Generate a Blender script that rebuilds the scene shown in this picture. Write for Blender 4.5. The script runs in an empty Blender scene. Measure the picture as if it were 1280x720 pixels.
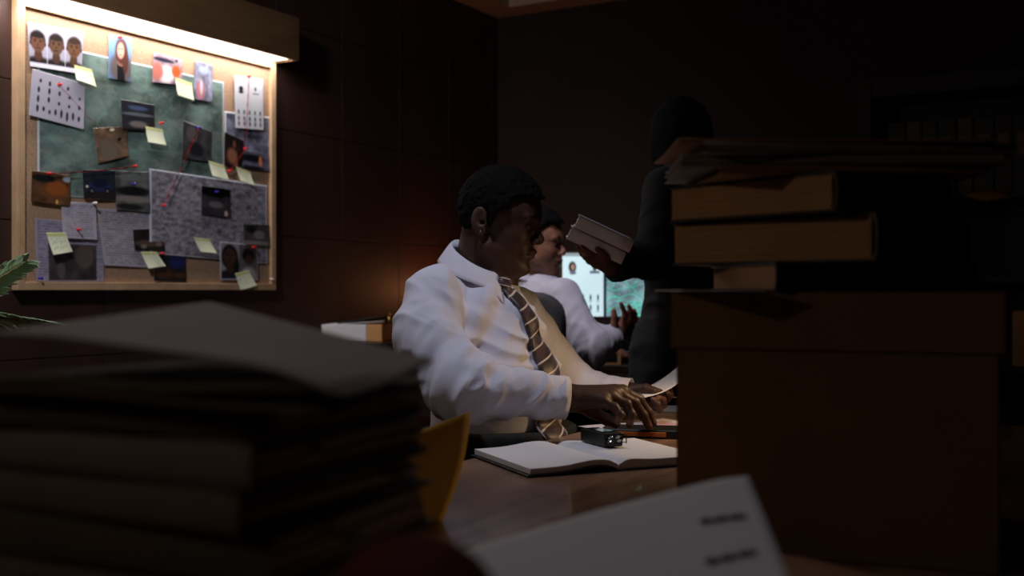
import bpy, bmesh, math, random
import numpy as np
from mathutils import Vector, Matrix
C = bpy.context.scene.collection
rnd = random.Random(7)
R = math.radians
F_PX = 1370.0
CAM = np.array([0.0, 0.0, 1.08])
HY = 362.0

# ---------------------------------------------------------------- helpers
def px(x, y, D):
    "point of the place at depth D that the measured photo pixel shows"
    return np.array([(x - 640) / F_PX * D, D, 1.08 - (y - HY) / F_PX * D])

def lin(c):
    c = np.asarray(c, float)
    return np.where(c <= 0.04045, c / 12.92, ((c + 0.055) / 1.055) ** 2.4)

def tagp(o, label, cat, group=None, kind=None):
    if label: o['label'] = label
    if cat: o['category'] = cat
    if group: o['group'] = group
    if kind: o['kind'] = kind
    return o

def empty(name, loc, label, cat, group=None, rot=(0, 0, 0)):
    o = bpy.data.objects.new(name, None); C.objects.link(o)
    o.empty_display_size = .05
    o.location = loc; o.rotation_euler = rot
    return tagp(o, label, cat, group)

def link(name, me, mat, parent=None, loc=(0, 0, 0), rot=(0, 0, 0)):
    o = bpy.data.objects.new(name, me); C.objects.link(o)
    if mat is not None:
        for m in (mat if isinstance(mat, (list, tuple)) else [mat]): me.materials.append(m)
    o.location = loc; o.rotation_euler = rot
    if parent is not None: o.parent = parent
    return o

def meshdata(name, V, F, smooth=False, col=None, matidx=None, uv=None):
    me = bpy.data.meshes.new(name)
    V = np.asarray(V, float)
    me.from_pydata(V.tolist(), [], [list(map(int, f)) for f in F] if not isinstance(F, np.ndarray) else F.tolist())
    if smooth: me.polygons.foreach_set('use_smooth', [True] * len(me.polygons))
    if matidx is not None: me.polygons.foreach_set('material_index', list(map(int, matidx)))
    if col is not None:
        a = me.color_attributes.new('Col', 'FLOAT_COLOR', 'POINT')
        c4 = np.ones((len(V), 4), np.float32); c4[:, :3] = col
        a.data.foreach_set('color', c4.ravel())
    if uv is not None:
        l = me.uv_layers.new(name='UVMap')
        vi = np.zeros(len(me.loops), np.int32); me.loops.foreach_get('vertex_index', vi)
        l.data.foreach_set('uv', np.asarray(uv, np.float32)[vi].ravel())
    me.update(); return me

def obj(name, bm, mat, parent=None, loc=(0, 0, 0), rot=(0, 0, 0), smooth=False):
    me = bpy.data.meshes.new(name)
    bmesh.ops.recalc_face_normals(bm, faces=bm.faces[:])
    bm.to_mesh(me); bm.free()
    if smooth: me.polygons.foreach_set('use_smooth', [True] * len(me.polygons))
    return link(name, me, mat, parent, loc, rot)

def frame_mat(o, ax, ay, az):
    m = Matrix.Identity(4)
    for i, a in enumerate((ax, ay, az)):
        for k in range(3): m[k][i] = a[k]
    for k in range(3): m[k][3] = o[k]
    return m

def box(bm, c, s, bev=0.0, M=None, seg=2, mi=0):
    "box of centre c and full size s, its edges bevelled"
    r = bmesh.ops.create_cube(bm, size=1.0)
    vs = r['verts']
    for v in vs: v.co = Vector((v.co.x * s[0] + c[0], v.co.y * s[1] + c[1], v.co.z * s[2] + c[2]))
    fs = set(f for v in vs for f in v.link_faces)
    if bev > 0:
        es = list(set(e for v in vs for e in v.link_edges))
        g = bmesh.ops.bevel(bm, geom=es, offset=bev, segments=seg, affect='EDGES', profile=.6)
        vs = list(set(g['verts']) | set(v for v in vs if v.is_valid))
        fs = set(f for v in vs for f in v.link_faces)
    for f in fs: f.material_index = mi
    if M is not None:
        for v in vs: v.co = M @ v.co
    return bm

def tube(bm, pts, rad, n=10, cap=True, mi=0):
    pts = [Vector(p) for p in pts]
    if not isinstance(rad, (list, tuple)): rad = [rad] * len(pts)
    rings = []; up = Vector((0, 0, 1))
    for i, p in enumerate(pts):
        t = (pts[min(i + 1, len(pts) - 1)] - pts[max(i - 1, 0)]).normalized()
        if abs(t.dot(up)) > .95: up = Vector((1, 0, 0))
        a = t.cross(up).normalized(); b = t.cross(a).normalized(); up = b
        rings.append([bm.verts.new(p + (a * math.cos(2 * math.pi * k / n) + b * math.sin(2 * math.pi * k / n)) * rad[i]) for k in range(n)])
    for A, B in zip(rings, rings[1:]):
        for k in range(n):
            f = bm.faces.new((A[k], A[(k + 1) % n], B[(k + 1) % n], B[k])); f.material_index = mi; f.smooth = True
    if cap:
        for r_ in (rings[0], rings[-1]): bm.faces.new(r_).material_index = mi
    return bm

def lathe(bm, prof, n=32, c=(0, 0, 0), mi=0):
    rings = []
    for (r, z) in prof:
        if r < 1e-5: rings.append([bm.verts.new((c[0], c[1], c[2] + z))])
        else: rings.append([bm.verts.new((c[0] + r * math.cos(2 * math.pi * k / n), c[1] + r * math.sin(2 * math.pi * k / n), c[2] + z)) for k in range(n)])
    for A, B in zip(rings, rings[1:]):
        for k in range(n):
            k2 = (k + 1) % n
            vs = [A[k % len(A)], A[k2 % len(A)], B[k2 % len(B)], B[k % len(B)]]
            u = []
            for v in vs:
                if v not in u: u.append(v)
            if len(u) > 2:
                f = bm.faces.new(u); f.smooth = True; f.material_index = mi
    return bm

def slab_grid(fn, nu, nv, th, paint=None, uvs=True):
    "thin sheet: fn(u,v)->(N,3) surface, thickness th on its back; paint colours the front"
    u, v = np.meshgrid(np.linspace(0, 1, nu), np.linspace(0, 1, nv), indexing='ij')
    u = u.ravel(); v = v.ravel()
    P = np.asarray(fn(u, v), float)
    G = P.reshape(nu, nv, 3)
    du = np.gradient(G, axis=0); dv = np.gradient(G, axis=1)
    N = np.cross(du.reshape(-1, 3), dv.reshape(-1, 3)); N /= np.linalg.norm(N, axis=1)[:, None] + 1e-12
    B = P - N * th
    n = nu * nv
    idx = np.arange(n).reshape(nu, nv)
    a = idx[:-1, :-1].ravel(); b = idx[1:, :-1].ravel(); c = idx[1:, 1:].ravel(); d = idx[:-1, 1:].ravel()
    F = [np.stack([a, b, c, d], 1), np.stack([a + n, d + n, c + n, b + n], 1)]
    def side(line): return np.stack([line[:-1], line[:-1] + n, line[1:] + n, line[1:]], 1)
    F += [side(idx[:, 0]), side(idx[-1, :]), side(idx[::-1, -1]), side(idx[0, ::-1])]
    F = np.concatenate(F)
    V = np.concatenate([P, B])
    uv = np.stack([np.concatenate([u, u]), np.concatenate([v, v])], 1)
    col = None
    if paint is not None:
        c0 = lin(np.clip(paint(u, v), 0, 1))
        col = np.concatenate([c0, np.full_like(c0, .6)])
    return V, F, uv, col

# ---------------------------------------------------------------- noise
_rs = np.random.RandomState(3)
_T = _rs.rand(32, 32, 32)
def vn(P):
    "value noise, 0..1"
    P = np.asarray(P, float); i = np.floor(P).astype(np.int64); f = P - i; f = f * f * (3 - 2 * f)
    i &= 31; j = (i + 1) & 31
    x0, y0, z0 = i.T; x1, y1, z1 = j.T; fx, fy, fz = f.T
    def L(a, b, t): return a + (b - a) * t
    return L(L(L(_T[x0, y0, z0], _T[x1, y0, z0], fx), L(_T[x0, y1, z0], _T[x1, y1, z0], fx), fy),
             L(L(_T[x0, y0, z1], _T[x1, y0, z1], fx), L(_T[x0, y1, z1], _T[x1, y1, z1], fx), fy), fz)
def n2(x, y, s=0.0): return vn(np.stack([x + 31.7 * s, y + 17.3 * s, np.full_like(x, s * 7.7 + .37)], 1))
def fbm2(x, y, s=0.0, o=4):
    r = 0; a = .5; t = 0
    for k in range(o): r = r + a * n2(x * 2 ** k, y * 2 ** k, s + k * 1.3); t += a; a *= .55
    return r / t

# ---------------------------------------------------------------- materials
MATS = {}
def mat(name, base, rough=.6, metal=0.0, noise=None, bump=None, coat=0.0, spec=.5, emis=None, sheen=0.0, attr=None, sss=0.0):
    """principled material; noise=(scale, amount) varies the colour, bump=(scale, strength) the relief"""
    m = bpy.data.materials.new(name); m.use_nodes = True
    nt = m.node_tree; b = nt.nodes['Principled BSDF']; L = nt.links.new
    c = tuple(lin(base)) + (1,)
    b.inputs['Base Color'].default_value = c
    b.inputs['Roughness'].default_value = rough; b.inputs['Metallic'].default_value = metal
    b.inputs['Specular IOR Level'].default_value = spec
    b.inputs['Coat Weight'].default_value = coat
    b.inputs['Sheen Weight'].default_value = sheen
    if sss: b.inputs['Subsurface Weight'].default_value = sss; b.inputs['Subsurface Radius'].default_value = (.01, .004, .002); b.inputs['Subsurface Scale'].default_value = 1
    tc = nt.nodes.new('ShaderNodeTexCoord')
    src = None
    if attr:
        a = nt.nodes.new('ShaderNodeAttribute'); a.attribute_name = attr; src = a.outputs['Color']
        L(src, b.inputs['Base Color'])
    if noise:
        n = nt.nodes.new('ShaderNodeTexNoise'); n.inputs['Scale'].default_value = noise[0]; n.inputs['Detail'].default_value = 5
        L(tc.outputs['Object'], n.inputs['Vector'])
        mr = nt.nodes.new('ShaderNodeMapRange'); mr.inputs['To Min'].default_value = 1 - noise[1]; mr.inputs['To Max'].default_value = 1 + noise[1]
        mr.inputs['From Min'].default_value = .3; mr.inputs['From Max'].default_value = .7
        L(n.outputs['Fac'], mr.inputs['Value'])
        mx = nt.nodes.new('ShaderNodeVectorMath'); mx.operation = 'SCALE'
        if src: L(src, mx.inputs[0])
        else: mx.inputs[0].default_value = c[:3]
        L(mr.outputs['Result'], mx.inputs['Scale']); L(mx.outputs['Vector'], b.inputs['Base Color'])
    if bump:
        n = nt.nodes.new('ShaderNodeTexNoise'); n.inputs['Scale'].default_value = bump[0]; n.inputs['Detail'].default_value = 4
        L(tc.outputs['Object'], n.inputs['Vector'])
        bp = nt.nodes.new('ShaderNodeBump'); bp.inputs['Strength'].default_value = bump[1]; bp.inputs['Distance'].default_value = bump[2] if len(bump) > 2 else .002
        L(n.outputs['Fac'], bp.inputs['Height']); L(bp.outputs['Normal'], b.inputs['Normal'])
    if emis:
        if attr: L(src, b.inputs['Emission Color'])
        else: b.inputs['Emission Color'].default_value = tuple(lin(emis[0])) + (1,)
        b.inputs['Emission Strength'].default_value = emis[1]
    MATS[name] = m
    return m

def wood(name, c1, c2, rough, scale=(1, 1, 1), coat=0.0, dist=5.0, rotz=0.0):
    m = bpy.data.materials.new(name); m.use_nodes = True
    nt = m.node_tree; b = nt.nodes['Principled BSDF']; L = nt.links.new
    tc = nt.nodes.new('ShaderNodeTexCoord'); mp = nt.nodes.new('ShaderNodeMapping')
    mp.inputs['Scale'].default_value = scale; mp.inputs['Rotation'].default_value = (0, 0, rotz)
    n = nt.nodes.new('ShaderNodeTexNoise'); n.inputs['Scale'].default_value = 3; n.inputs['Detail'].default_value = 8; n.inputs['Distortion'].default_value = .6
    L(tc.outputs['Object'], mp.inputs['Vector']); L(mp.outputs['Vector'], n.inputs['Vector'])
    r = nt.nodes.new('ShaderNodeValToRGB')
    r.color_ramp.elements[0].position = .3; r.color_ramp.elements[1].position = .7
    r.color_ramp.elements[0].color = tuple(lin(c1)) + (1,); r.color_ramp.elements[1].color = tuple(lin(c2)) + (1,)
    L(n.outputs['Fac'], r.inputs['Fac']); L(r.outputs['Color'], b.inputs['Base Color'])
    b.inputs['Roughness'].default_value = rough; b.inputs['Coat Weight'].default_value = coat
    bp = nt.nodes.new('ShaderNodeBump'); bp.inputs['Strength'].default_value = .15; bp.inputs['Distance'].default_value = .002
    L(n.outputs['Fac'], bp.inputs['Height']); L(bp.outputs['Normal'], b.inputs['Normal'])
    return m

M_panel = wood('wall_panel', (.205, .125, .105), (.25, .155, .13), .55, (1, 1, .25))
M_wallr = mat('wall_paint', (.17, .105, .095), .8, noise=(3, .12))
M_ceil = mat('ceiling_board', (.27, .21, .185), .9, noise=(5, .1))
M_ctrim = mat('ceiling_moulding', (.82, .70, .58), .7)
M_floor = wood('floor_boards', (.14, .09, .07), (.22, .14, .10), .5, (6, .6, 1))
M_desk = wood('desk_wood', (.38, .28, .22), (.58, .44, .35), .33, (8, .8, 1), coat=.15)
M_darkwood = wood('dark_wood', (.13, .07, .05), (.22, .11, .07), .4, (1, 1, 6))
M_hood = wood('hood_wood', (.42, .31, .20), (.50, .37, .24), .6, (1, 1, 6))
M_oak = wood('pale_oak', (.74, .60, .46), (.84, .70, .55), .5, (5, 5, 5))
M_cork = mat('cork', (.70, .57, .46), .9, noise=(160, .22), bump=(200, .4, .001))
M_kraft = mat('kraft_card', (.56, .40, .27), .85, noise=(30, .08), bump=(90, .2, .0006))
M_kraft2 = mat('dull_card', (.45, .38, .34), .85, noise=(20, .10), bump=(60, .3, .001))
M_greycard = mat('grey_card', (.50, .45, .43), .8, noise=(12, .07))
M_olive = mat('olive_card', (.36, .33, .26), .85, noise=(20, .10))
M_boxcard = mat('box_cardboard', (.47, .35, .22), .85, noise=(9, .08), bump=(50, .15, .001))
M_black = mat('black_cover', (.035, .035, .04), .5, bump=(150, .15, .0005))
M_blackp = mat('black_plastic', (.05, .05, .055), .4, bump=(300, .1, .0004))
M_paper = mat('white_paper', (.86, .85, .86), .75, noise=(6, .03))
M_cream = mat('cream_paper', (.66, .50, .34), .85, noise=(8, .06))
M_yellow = mat('yellow_card', (.93, .74, .22), .75, noise=(15, .06))

M_ink = mat('ink', (.07, .07, .09), .6)
M_print = mat('photo_print', (1, 1, 1), .32, attr='Col', spec=.4)
M_matte = mat('matte_print', (1, 1, 1), .75, attr='Col')
M_redp = mat('red_plastic', (.85, .06, .09), .35)
M_bluep = mat('blue_plastic', (.15, .12, .6), .35)
M_whitep = mat('white_plastic', (.9, .9, .9), .35)
M_thread = mat('red_thread', (.85, .08, .12), .6)
M_chrome = mat('chrome', (.7, .7, .72), .2, metal=1)
M_brass = mat('brass', (.75, .58, .25), .3, metal=1)
M_fabric = mat('chair_fabric', (.29, .28, .285), .9, bump=(260, .5, .001))
M_leather = mat('brown_leather', (.25, .08, .06), .4, bump=(120, .3, .001))
M_skin1 = mat('skin_deep', (1, 1, 1), .5, attr='Col', spec=.3, bump=(240, .12, .0006), sss=.05)
M_skin2 = mat('skin_tan', (1, 1, 1), .5, attr='Col', sss=.06)
M_hair = mat('hair_black', (.035, .030, .03), .9, spec=.12, bump=(420, .9, .002))
M_shirt = mat('white_shirt', (.84, .83, .88), .8, bump=(45, .25, .004), sheen=.1)
M_shirt2 = mat('pale_shirt', (.80, .78, .82), .85, bump=(30, .4, .006))
M_trouser = mat('black_trousers', (.05, .05, .058), .85, bump=(50, .4, .004))
M_suit = mat('black_suit', (.055, .058, .058), .85, bump=(25, .5, .006))
M_shoe = mat('black_leather', (.03, .03, .03), .3)
M_leaf = mat('palm_leaf', (.74, .84, .68), .45, noise=(9, .35))
M_rachis = mat('palm_midrib', (.85, .66, .12), .45, noise=(20, .2))
M_pot = mat('pot_clay', (.25, .22, .20), .6, noise=(10, .1))
M_soil = mat('soil', (.10, .07, .05), 1, bump=(60, 1, .01))
M_redmug = mat('dark_red_leather', (.28, .02, .03), .85, spec=.15)
M_led = mat('led_diffuser', (1, 1, 1), .5, emis=((1, .93, .86), 3.2))
M_bulb = mat('warm_bulb', (1, .8, .5), .5, emis=((1, .72, .38), 8))
M_screen = mat('screen', (0, 0, 0), .25, attr='Col', emis=((1, 1, 1), .95))
M_glass = mat('dark_glass', (.02, .02, .025), .08, spec=.5)
M_lens = mat('lens', (.10, .08, .07), .1)
M_binder = mat('binder_cover', (.16, .14, .13), .6)

def tie_material():
    m = bpy.data.materials.new('tie_silk'); m.use_nodes = True
    nt = m.node_tree; b = nt.nodes['Principled BSDF']; L = nt.links.new
    uv = nt.nodes.new('ShaderNodeUVMap'); sep = nt.nodes.new('ShaderNodeSeparateXYZ'); L(uv.outputs['UV'], sep.inputs[0])
    def stripes(ku, kv, lo):
        a = nt.nodes.new('ShaderNodeMath'); a.operation = 'MULTIPLY'; L(sep.outputs['X'], a.inputs[0]); a.inputs[1].default_value = ku
        c = nt.nodes.new('ShaderNodeMath'); c.operation = 'MULTIPLY_ADD'; L(sep.outputs['Y'], c.inputs[0]); c.inputs[1].default_value = kv; L(a.outputs[0], c.inputs[2])
        f = nt.nodes.new('ShaderNodeMath'); f.operation = 'FRACT'; L(c.outputs[0], f.inputs[0])
        g = nt.nodes.new('ShaderNodeMath'); g.operation = 'GREATER_THAN'; L(f.outputs[0], g.inputs[0]); g.inputs[1].default_value = lo
        return g.outputs[0]
    s1 = stripes(1.1, 12, .88); s2 = stripes(1.0, 0.0, .96)
    ad = nt.nodes.new('ShaderNodeMath'); ad.operation = 'MAXIMUM'; L(s1, ad.inputs[0]); L(s2, ad.inputs[1])
    w = stripes(1.6, 7.5, .5)
    mx0 = nt.nodes.new('ShaderNodeMixRGB'); mx0.inputs[1].default_value = tuple(lin((.20, .13, .13))) + (1,); mx0.inputs[2].default_value = tuple(lin((.29, .20, .20))) + (1,); L(w, mx0.inputs[0])
    mx = nt.nodes.new('ShaderNodeMixRGB'); L(mx0.outputs[0], mx.inputs[1]); mx.inputs[2].default_value = tuple(lin((.82, .76, .70))) + (1,); L(ad.outputs[0], mx.inputs[0])
    L(mx.outputs[0], b.inputs['Base Color']); b.inputs['Roughness'].default_value = .45; b.inputs['Sheen Weight'].default_value = .2
    return m
M_tie = tie_material()

# ---------------------------------------------------------------- signed distance modelling
def length(a): return np.sqrt((a * a).sum(-1))
def s_sphere(P, c, r): return length(P - np.asarray(c)) - r
def s_ell(P, c, r):
    q = P - np.asarray(c); r = np.asarray(r, float)
    k0 = length(q / r); k1 = length(q / (r * r))
    return np.where(k1 < 1e-9, -r.min(), k0 * (k0 - 1.0) / (k1 + 1e-12))
def s_cap(P, a, b, ra, rb):
    a = np.asarray(a, float); b = np.asarray(b, float)
    ab = b - a; t = np.clip(((P - a) @ ab) / (ab @ ab), 0, 1)
    return length(P - (a + t[:, None] * ab)) - (ra + (rb - ra) * t)
def s_box(P, c, s, r=0.0):
    q = np.abs(P - np.asarray(c)) - (np.asarray(s) - r)
    return length(np.maximum(q, 0)) + np.minimum(q.max(-1), 0) - r
def smin(a, b, k):
    h = np.clip(.5 + .5 * (b - a) / k, 0, 1)
    return b + (a - b) * h - k * h * (1 - h)
def smax(a, b, k): return -smin(-a, -b, k)

def mesh_sdf(f, lo, hi, h, B=8):
    lo = np.asarray(lo, float); hi = np.asarray(hi, float)
    nb = np.ceil((hi - lo) / (h * B)).astype(int) + 1
    bi = np.stack(np.meshgrid(*[np.arange(k) for k in nb], indexing='ij'), -1).reshape(-1, 3)
    cen = lo + (bi + .5) * B * h
    d = np.concatenate([f(cen[i:i + 200000]) for i in range(0, len(cen), 200000)])
    bi = bi[np.abs(d) < B * h * 1.35]
    off = np.stack(np.meshgrid(*[np.arange(B + 1)] * 3, indexing='ij'), -1).reshape(-1, 3)
    Vv = []
    for i in range(0, len(bi), 400):
        p = (bi[i:i + 400, None, :] * B + off[None]).reshape(-1, 3) * h + lo
        Vv.append(f(p).reshape(-1, B + 1, B + 1, B + 1))
    V = np.concatenate(Vv)
    corner = [(i, j, k) for i in (0, 1) for j in (0, 1) for k in (0, 1)]
    cv = {c: V[:, c[0]:B + c[0], c[1]:B + c[1], c[2]:B + c[2]] for c in corner}
    cnt = sum((cv[c] < 0).astype(np.int8) for c in corner)
    mixed = (cnt > 0) & (cnt < 8)
    w = np.argwhere(mixed)
    sel = tuple(w.T)
    acc = np.zeros((len(w), 3)); num = np.zeros(len(w))
    for c in corner:
        for ax in range(3):
            if c[ax] == 0:
                e = list(c); e[ax] = 1; e = tuple(e)
                a = cv[c][sel]; b = cv[e][sel]
                m = (a < 0) != (b < 0)
                t = np.where(m, a / np.where(m, a - b, 1), 0)
                pt = np.tile(np.array(c, float), (len(w), 1)); pt[:, ax] += t
                acc[m] += pt[m]; num[m] += 1
    loc = acc / num[:, None]
    gi = bi[w[:, 0]] * B + w[:, 1:]
    P = (gi + loc) * h + lo
    N = nb * B + 2
    key = (gi[:, 0] * N[1] + gi[:, 1]) * N[2] + gi[:, 2]
    order = np.argsort(key); ks = key[order]
    F = []
    for ax in range(3):
        a = V[:, :B, :B, :B]
        s = [slice(0, B)] * 3; s[ax] = slice(1, B + 1)
        b = V[(slice(None),) + tuple(s)]
        m = np.argwhere((a < 0) != (b < 0))
        if len(m) == 0: continue
        g = bi[m[:, 0]] * B + m[:, 1:]
        neg = a[tuple(m.T)] < 0
        o1, o2 = [(1, 2), (2, 0), (0, 1)][ax]
        q = []; ok = np.ones(len(g), bool)
        for (da, db) in ((0, 0), (-1, 0), (-1, -1), (0, -1)):
            gg = g.copy(); gg[:, o1] += da; gg[:, o2] += db
            ok &= (gg >= 0).all(1)
            kk = (gg[:, 0] * N[1] + gg[:, 1]) * N[2] + gg[:, 2]
            pos = np.clip(np.searchsorted(ks, kk), 0, len(ks) - 1)
            ok &= ks[pos] == kk
            q.append(order[pos])
        q = np.stack(q, 1)
        q = np.where(neg[:, None], q, q[:, ::-1])
        F.append(q[ok])
    return P, np.concatenate(F)

def relax(P, F, it=1, lam=.5):
    E = np.concatenate([F[:, [0, 1]], F[:, [1, 2]], F[:, [2, 3]], F[:, [3, 0]]])
    n = len(P); cnt = np.bincount(E.ravel(), minlength=n).astype(float) + 1e-9
    for _ in range(it):
        S = np.zeros_like(P)
        for k in range(3):
            S[:, k] = np.bincount(E[:, 0], P[E[:, 1], k], n) + np.bincount(E[:, 1], P[E[:, 0], k], n)
        P = P + lam * (S / cnt[:, None] - P)
    return P

def sdf_part(name, f, lo, hi, h, m, parent, colf=None, it=1):
    P, F = mesh_sdf(f, lo, hi, h)
    P = relax(P, F, it)
    col = colf(P) if colf else None
    o = np.array(parent.location) if parent is not None else np.zeros(3)
    return link(name, meshdata(name, P - o, F, True, col), m, parent)

class Fr:
    "local frame: a forward, b left, c up"
    def __init__(s, o, yaw, pitch=0.0, roll=0.0, scale=1.0):
        f = np.array([math.cos(yaw), math.sin(yaw), 0.0]); l = np.array([-math.sin(yaw), math.cos(yaw), 0.0]); u = np.array([0, 0, 1.0])
        f2 = f * math.cos(pitch) - u * math.sin(pitch); u2 = u * math.cos(pitch) + f * math.sin(pitch)
        l2 = l * math.cos(roll) + u2 * math.sin(roll); u3 = u2 * math.cos(roll) - l * math.sin(roll)
        s.o = np.asarray(o, float); s.f = f2; s.l = l2; s.u = u3; s.s = scale
        s.M = np.stack([s.f, s.l, s.u], 1)
    def w(s, p): return s.o + (s.M @ (np.asarray(p, float) * s.s))
    def loc(s, P): return ((P - s.o) @ s.M) / s.s

# ---------------------------------------------------------------- room frame
COR = np.array([-.077, 5.90, 0])                     # far corner of the room
D1 = np.array([.504, .8637, 0])                      # along the left wall, away from the camera
D2 = np.array([.8637, -.504, 0])                     # along the far wall to the right
E0 = np.array([-.053, 2.19, 0])                      # a point of the desk's left edge
def room(u, v, z): return COR + D2 * u - D1 * v + np.array([0, 0, z])
ROT = math.atan2(D1[1], D1[0]) - math.pi / 2          # rotation of the room grid about z
CEIL = 2.54
def rbox(bm, u0, u1, v0, v1, z0, z1, bev=0.0):
    c = room((u0 + u1) / 2, (v0 + v1) / 2, (z0 + z1) / 2)
    M = frame_mat(c, D2, -D1, (0, 0, 1))
    return box(bm, (0, 0, 0), (abs(u1 - u0), abs(v1 - v0), abs(z1 - z0)), bev, M)

UW, VW = 5.6, 7.0
def struct(name, bm, m, smooth=False):
    o = obj(name, bm, m, smooth=smooth); o['kind'] = 'structure'; return o
bm = bmesh.new(); rbox(bm, -.2, UW + .2, -.2, VW + .2, -.1, 0); struct('floor', bm, M_floor)
bm = bmesh.new(); rbox(bm, -.2, UW + .2, -.2, VW + .2, CEIL + .06, CEIL + .16); struct('ceiling', bm, M_ceil)
# left wall with square panels and open joints
bm = bmesh.new(); rbox(bm, -.2, -.012, -.2, VW + .2, 0, CEIL + .06)
vj = 1.733 - .418 - .418 * 3
v = vj - .418
zs = [0.0] + [1.295 + .434 * k for k in (-2, -1, 0, 1, 2)] + [CEIL + .06]
while v < VW:
    for z0, z1 in zip(zs, zs[1:]):
        rbox(bm, -.02, 0, max(v + .0015, 0), min(v + .4165, VW), z0 + .0015, z1 - .0015, .002)
    v += .418
struct('wall_left', bm, M_panel)
bm = bmesh.new(); rbox(bm, -.2, UW + .2, -.2, 0, 0, CEIL + .06); struct('wall_far', bm, M_wallr)
bm = bmesh.new(); rbox(bm, UW, UW + .2, -.2, VW + .2, 0, CEIL + .06); struct('wall_right', bm, M_wallr)
bm = bmesh.new(); rbox(bm, -.2, UW + .2, VW, VW + .2, 0, CEIL + .06); struct('wall_near', bm, M_wallr)
# ceiling moulding
bm = bmesh.new(); rbox(bm, 0, .17, 0, VW, CEIL, CEIL + .06, .004); struct('trim_1', bm, M_ctrim)
bm = bmesh.new(); rbox(bm, .17, UW, 0, .17, CEIL, CEIL + .06, .004); struct('trim_2', bm, M_ctrim)
bm = bmesh.new(); rbox(bm, 0, .012, .02, VW, 0, .10, .003); struct('baseboard_left', bm, M_darkwood)
bm = bmesh.new(); rbox(bm, .02, UW, 0, .012, 0, .10, .003); struct('baseboard_far', bm, M_darkwood)

# ---------------------------------------------------------------- evidence board on the left wall
NB = D2.copy()                                        # wall normal into the room
WB = np.array([-.951, 4.40, 0])                       # wall point at the board's right edge
def board_pt(x, y, off):
    r = np.array([(x - 640) / F_PX, 1.0, -(y - HY) / F_PX])
    s = (off + NB @ (WB - CAM)) / (NB @ r)
    return CAM + s * r
def tz(P): return float((P - WB) @ D1), float(P[2])
tR = .0; tL = tz(board_pt(22, 200, 0.03))[0]; tR = tz(board_pt(345, 200, .03))[0]
zB, zT = 1.078, 1.983
def wallM(t, z, off): return frame_mat(WB + D1 * t + NB * off + np.array([0, 0, z]), D1, NB, (0, 0, 1))
bl = WB + D1 * (tL + tR) / 2 + np.array([0, 0, zB])
board = empty('evidence_board', bl, 'oak-framed cork board covered with maps and photos on the panelled wall', 'pinboard')
def wobj(name, bm, m, parent):
    o = obj(name, bm, m, parent)
    me = o.data
    for vv in me.vertices: vv.co -= Vector(parent.location)
    return o
bm = bmesh.new(); box(bm, ((tR - tL) / 2, .009, (zT - zB) / 2), (tR - tL - .02, .016, zT - zB - .02), 0, wallM(tL, zB, 0)); wobj('cork_panel', bm, M_cork, board)
bm = bmesh.new(); fw = .026
for (x0, x1, z0, z1) in ((0, fw, 0, zT - zB), (tR - tL - fw, tR - tL, 0, zT - zB), (fw, tR - tL - fw, 0, fw), (fw, tR - tL - fw, zT - zB - fw, zT - zB)):
    box(bm, ((x0 + x1) / 2, .0155, (z0 + z1) / 2), (x1 - x0, .031, z1 - z0), .002, wallM(tL, zB, 0))
wobj('frame', bm, M_oak, board)

# light box over the board
t0h, t1h, ph = tL - .30, tR + .03, .125
zh0, zh1 = 1.985, 2.155
hood = empty('wall_light_box', WB + D1 * (t0h + t1h) / 2 + np.array([0, 0, zh0]), 'long brown wooden light box mounted above the evidence board', 'wall light')
bm = bmesh.new(); Lh = t1h - t0h
box(bm, (Lh / 2, ph - .008, .085), (Lh, .016, .17), .002, wallM(t0h, zh0, 0))
box(bm, (Lh / 2, (ph - .016) / 2, .161), (Lh, ph - .016, .018), 0, wallM(t0h, zh0, 0))
for xx in (.008, Lh - .008): box(bm, (xx, (ph - .016) / 2, .076), (.016, ph - .016, .152), 0, wallM(t0h, zh0, 0))
wobj('casing', bm, M_hood, hood)
bm = bmesh.new(); box(bm, (Lh / 2, (ph - .016) / 2 , .012), (Lh - .034, ph - .018, .008), 0, wallM(t0h, zh0, 0)); wobj('light_diffuser', bm, M_led, hood)

# ---- painters: sRGB colours of what is printed on a sheet
def const(u, c): return np.tile(np.array(c, float), (len(u), 1))
def put(c, m, col, a=1.0):
    m = np.clip(m, 0, 1)[:, None] * a
    return c * (1 - m) + np.array(col) * m
def ss(e0, e1, x): t = np.clip((x - e0) / (e1 - e0), 0, 1); return t * t * (3 - 2 * t)
def ell(u, v, cu, cv, ru, rv, soft=.25):
    d = np.sqrt(((u - cu) / ru) ** 2 + ((v - cv) / rv) ** 2); return 1 - ss(1 - soft, 1 + soft, d)
def rect(u, v, u0, u1, v0, v1, s=.01): return ss(u0 - s, u0 + s, u) * (1 - ss(u1 - s, u1 + s, u)) * ss(v0 - s, v0 + s, v) * (1 - ss(v1 - s, v1 + s, v))
def p_map(base, line, seed, border=0.0, k=9.0, bc=(.85, .87, .9)):
    def f(u, v):
        n = fbm2(u * k, v * k, seed, 5)
        c = const(u, base) * (.35 + 1.3 * n)[:, None]
        c = put(c, ss(.45, .7, fbm2(u * 30, v * 30, seed + 9, 2)), (.62, .62, .58), .30)
        for j in range(3):
            r = np.abs(fbm2(u * k * .55 + j * 3, v * k * .55, seed + 5 + j, 2) - .5)
            c = put(c, 1 - ss(.0, .010, r), line, .30)
        for j in range(5):
            a = seed * 1.7 + j * 1.1; d = np.abs((u - .2 - .15 * j) * math.cos(a) + (v - .5 + .1 * j) * math.sin(a))
            c = put(c, 1 - ss(0, .004, d), line, .22)
        if border: c = put(c, 1 - rect(u, v, border, 1 - border, border, 1 - border, .004), bc)
        return c
    return f
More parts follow.
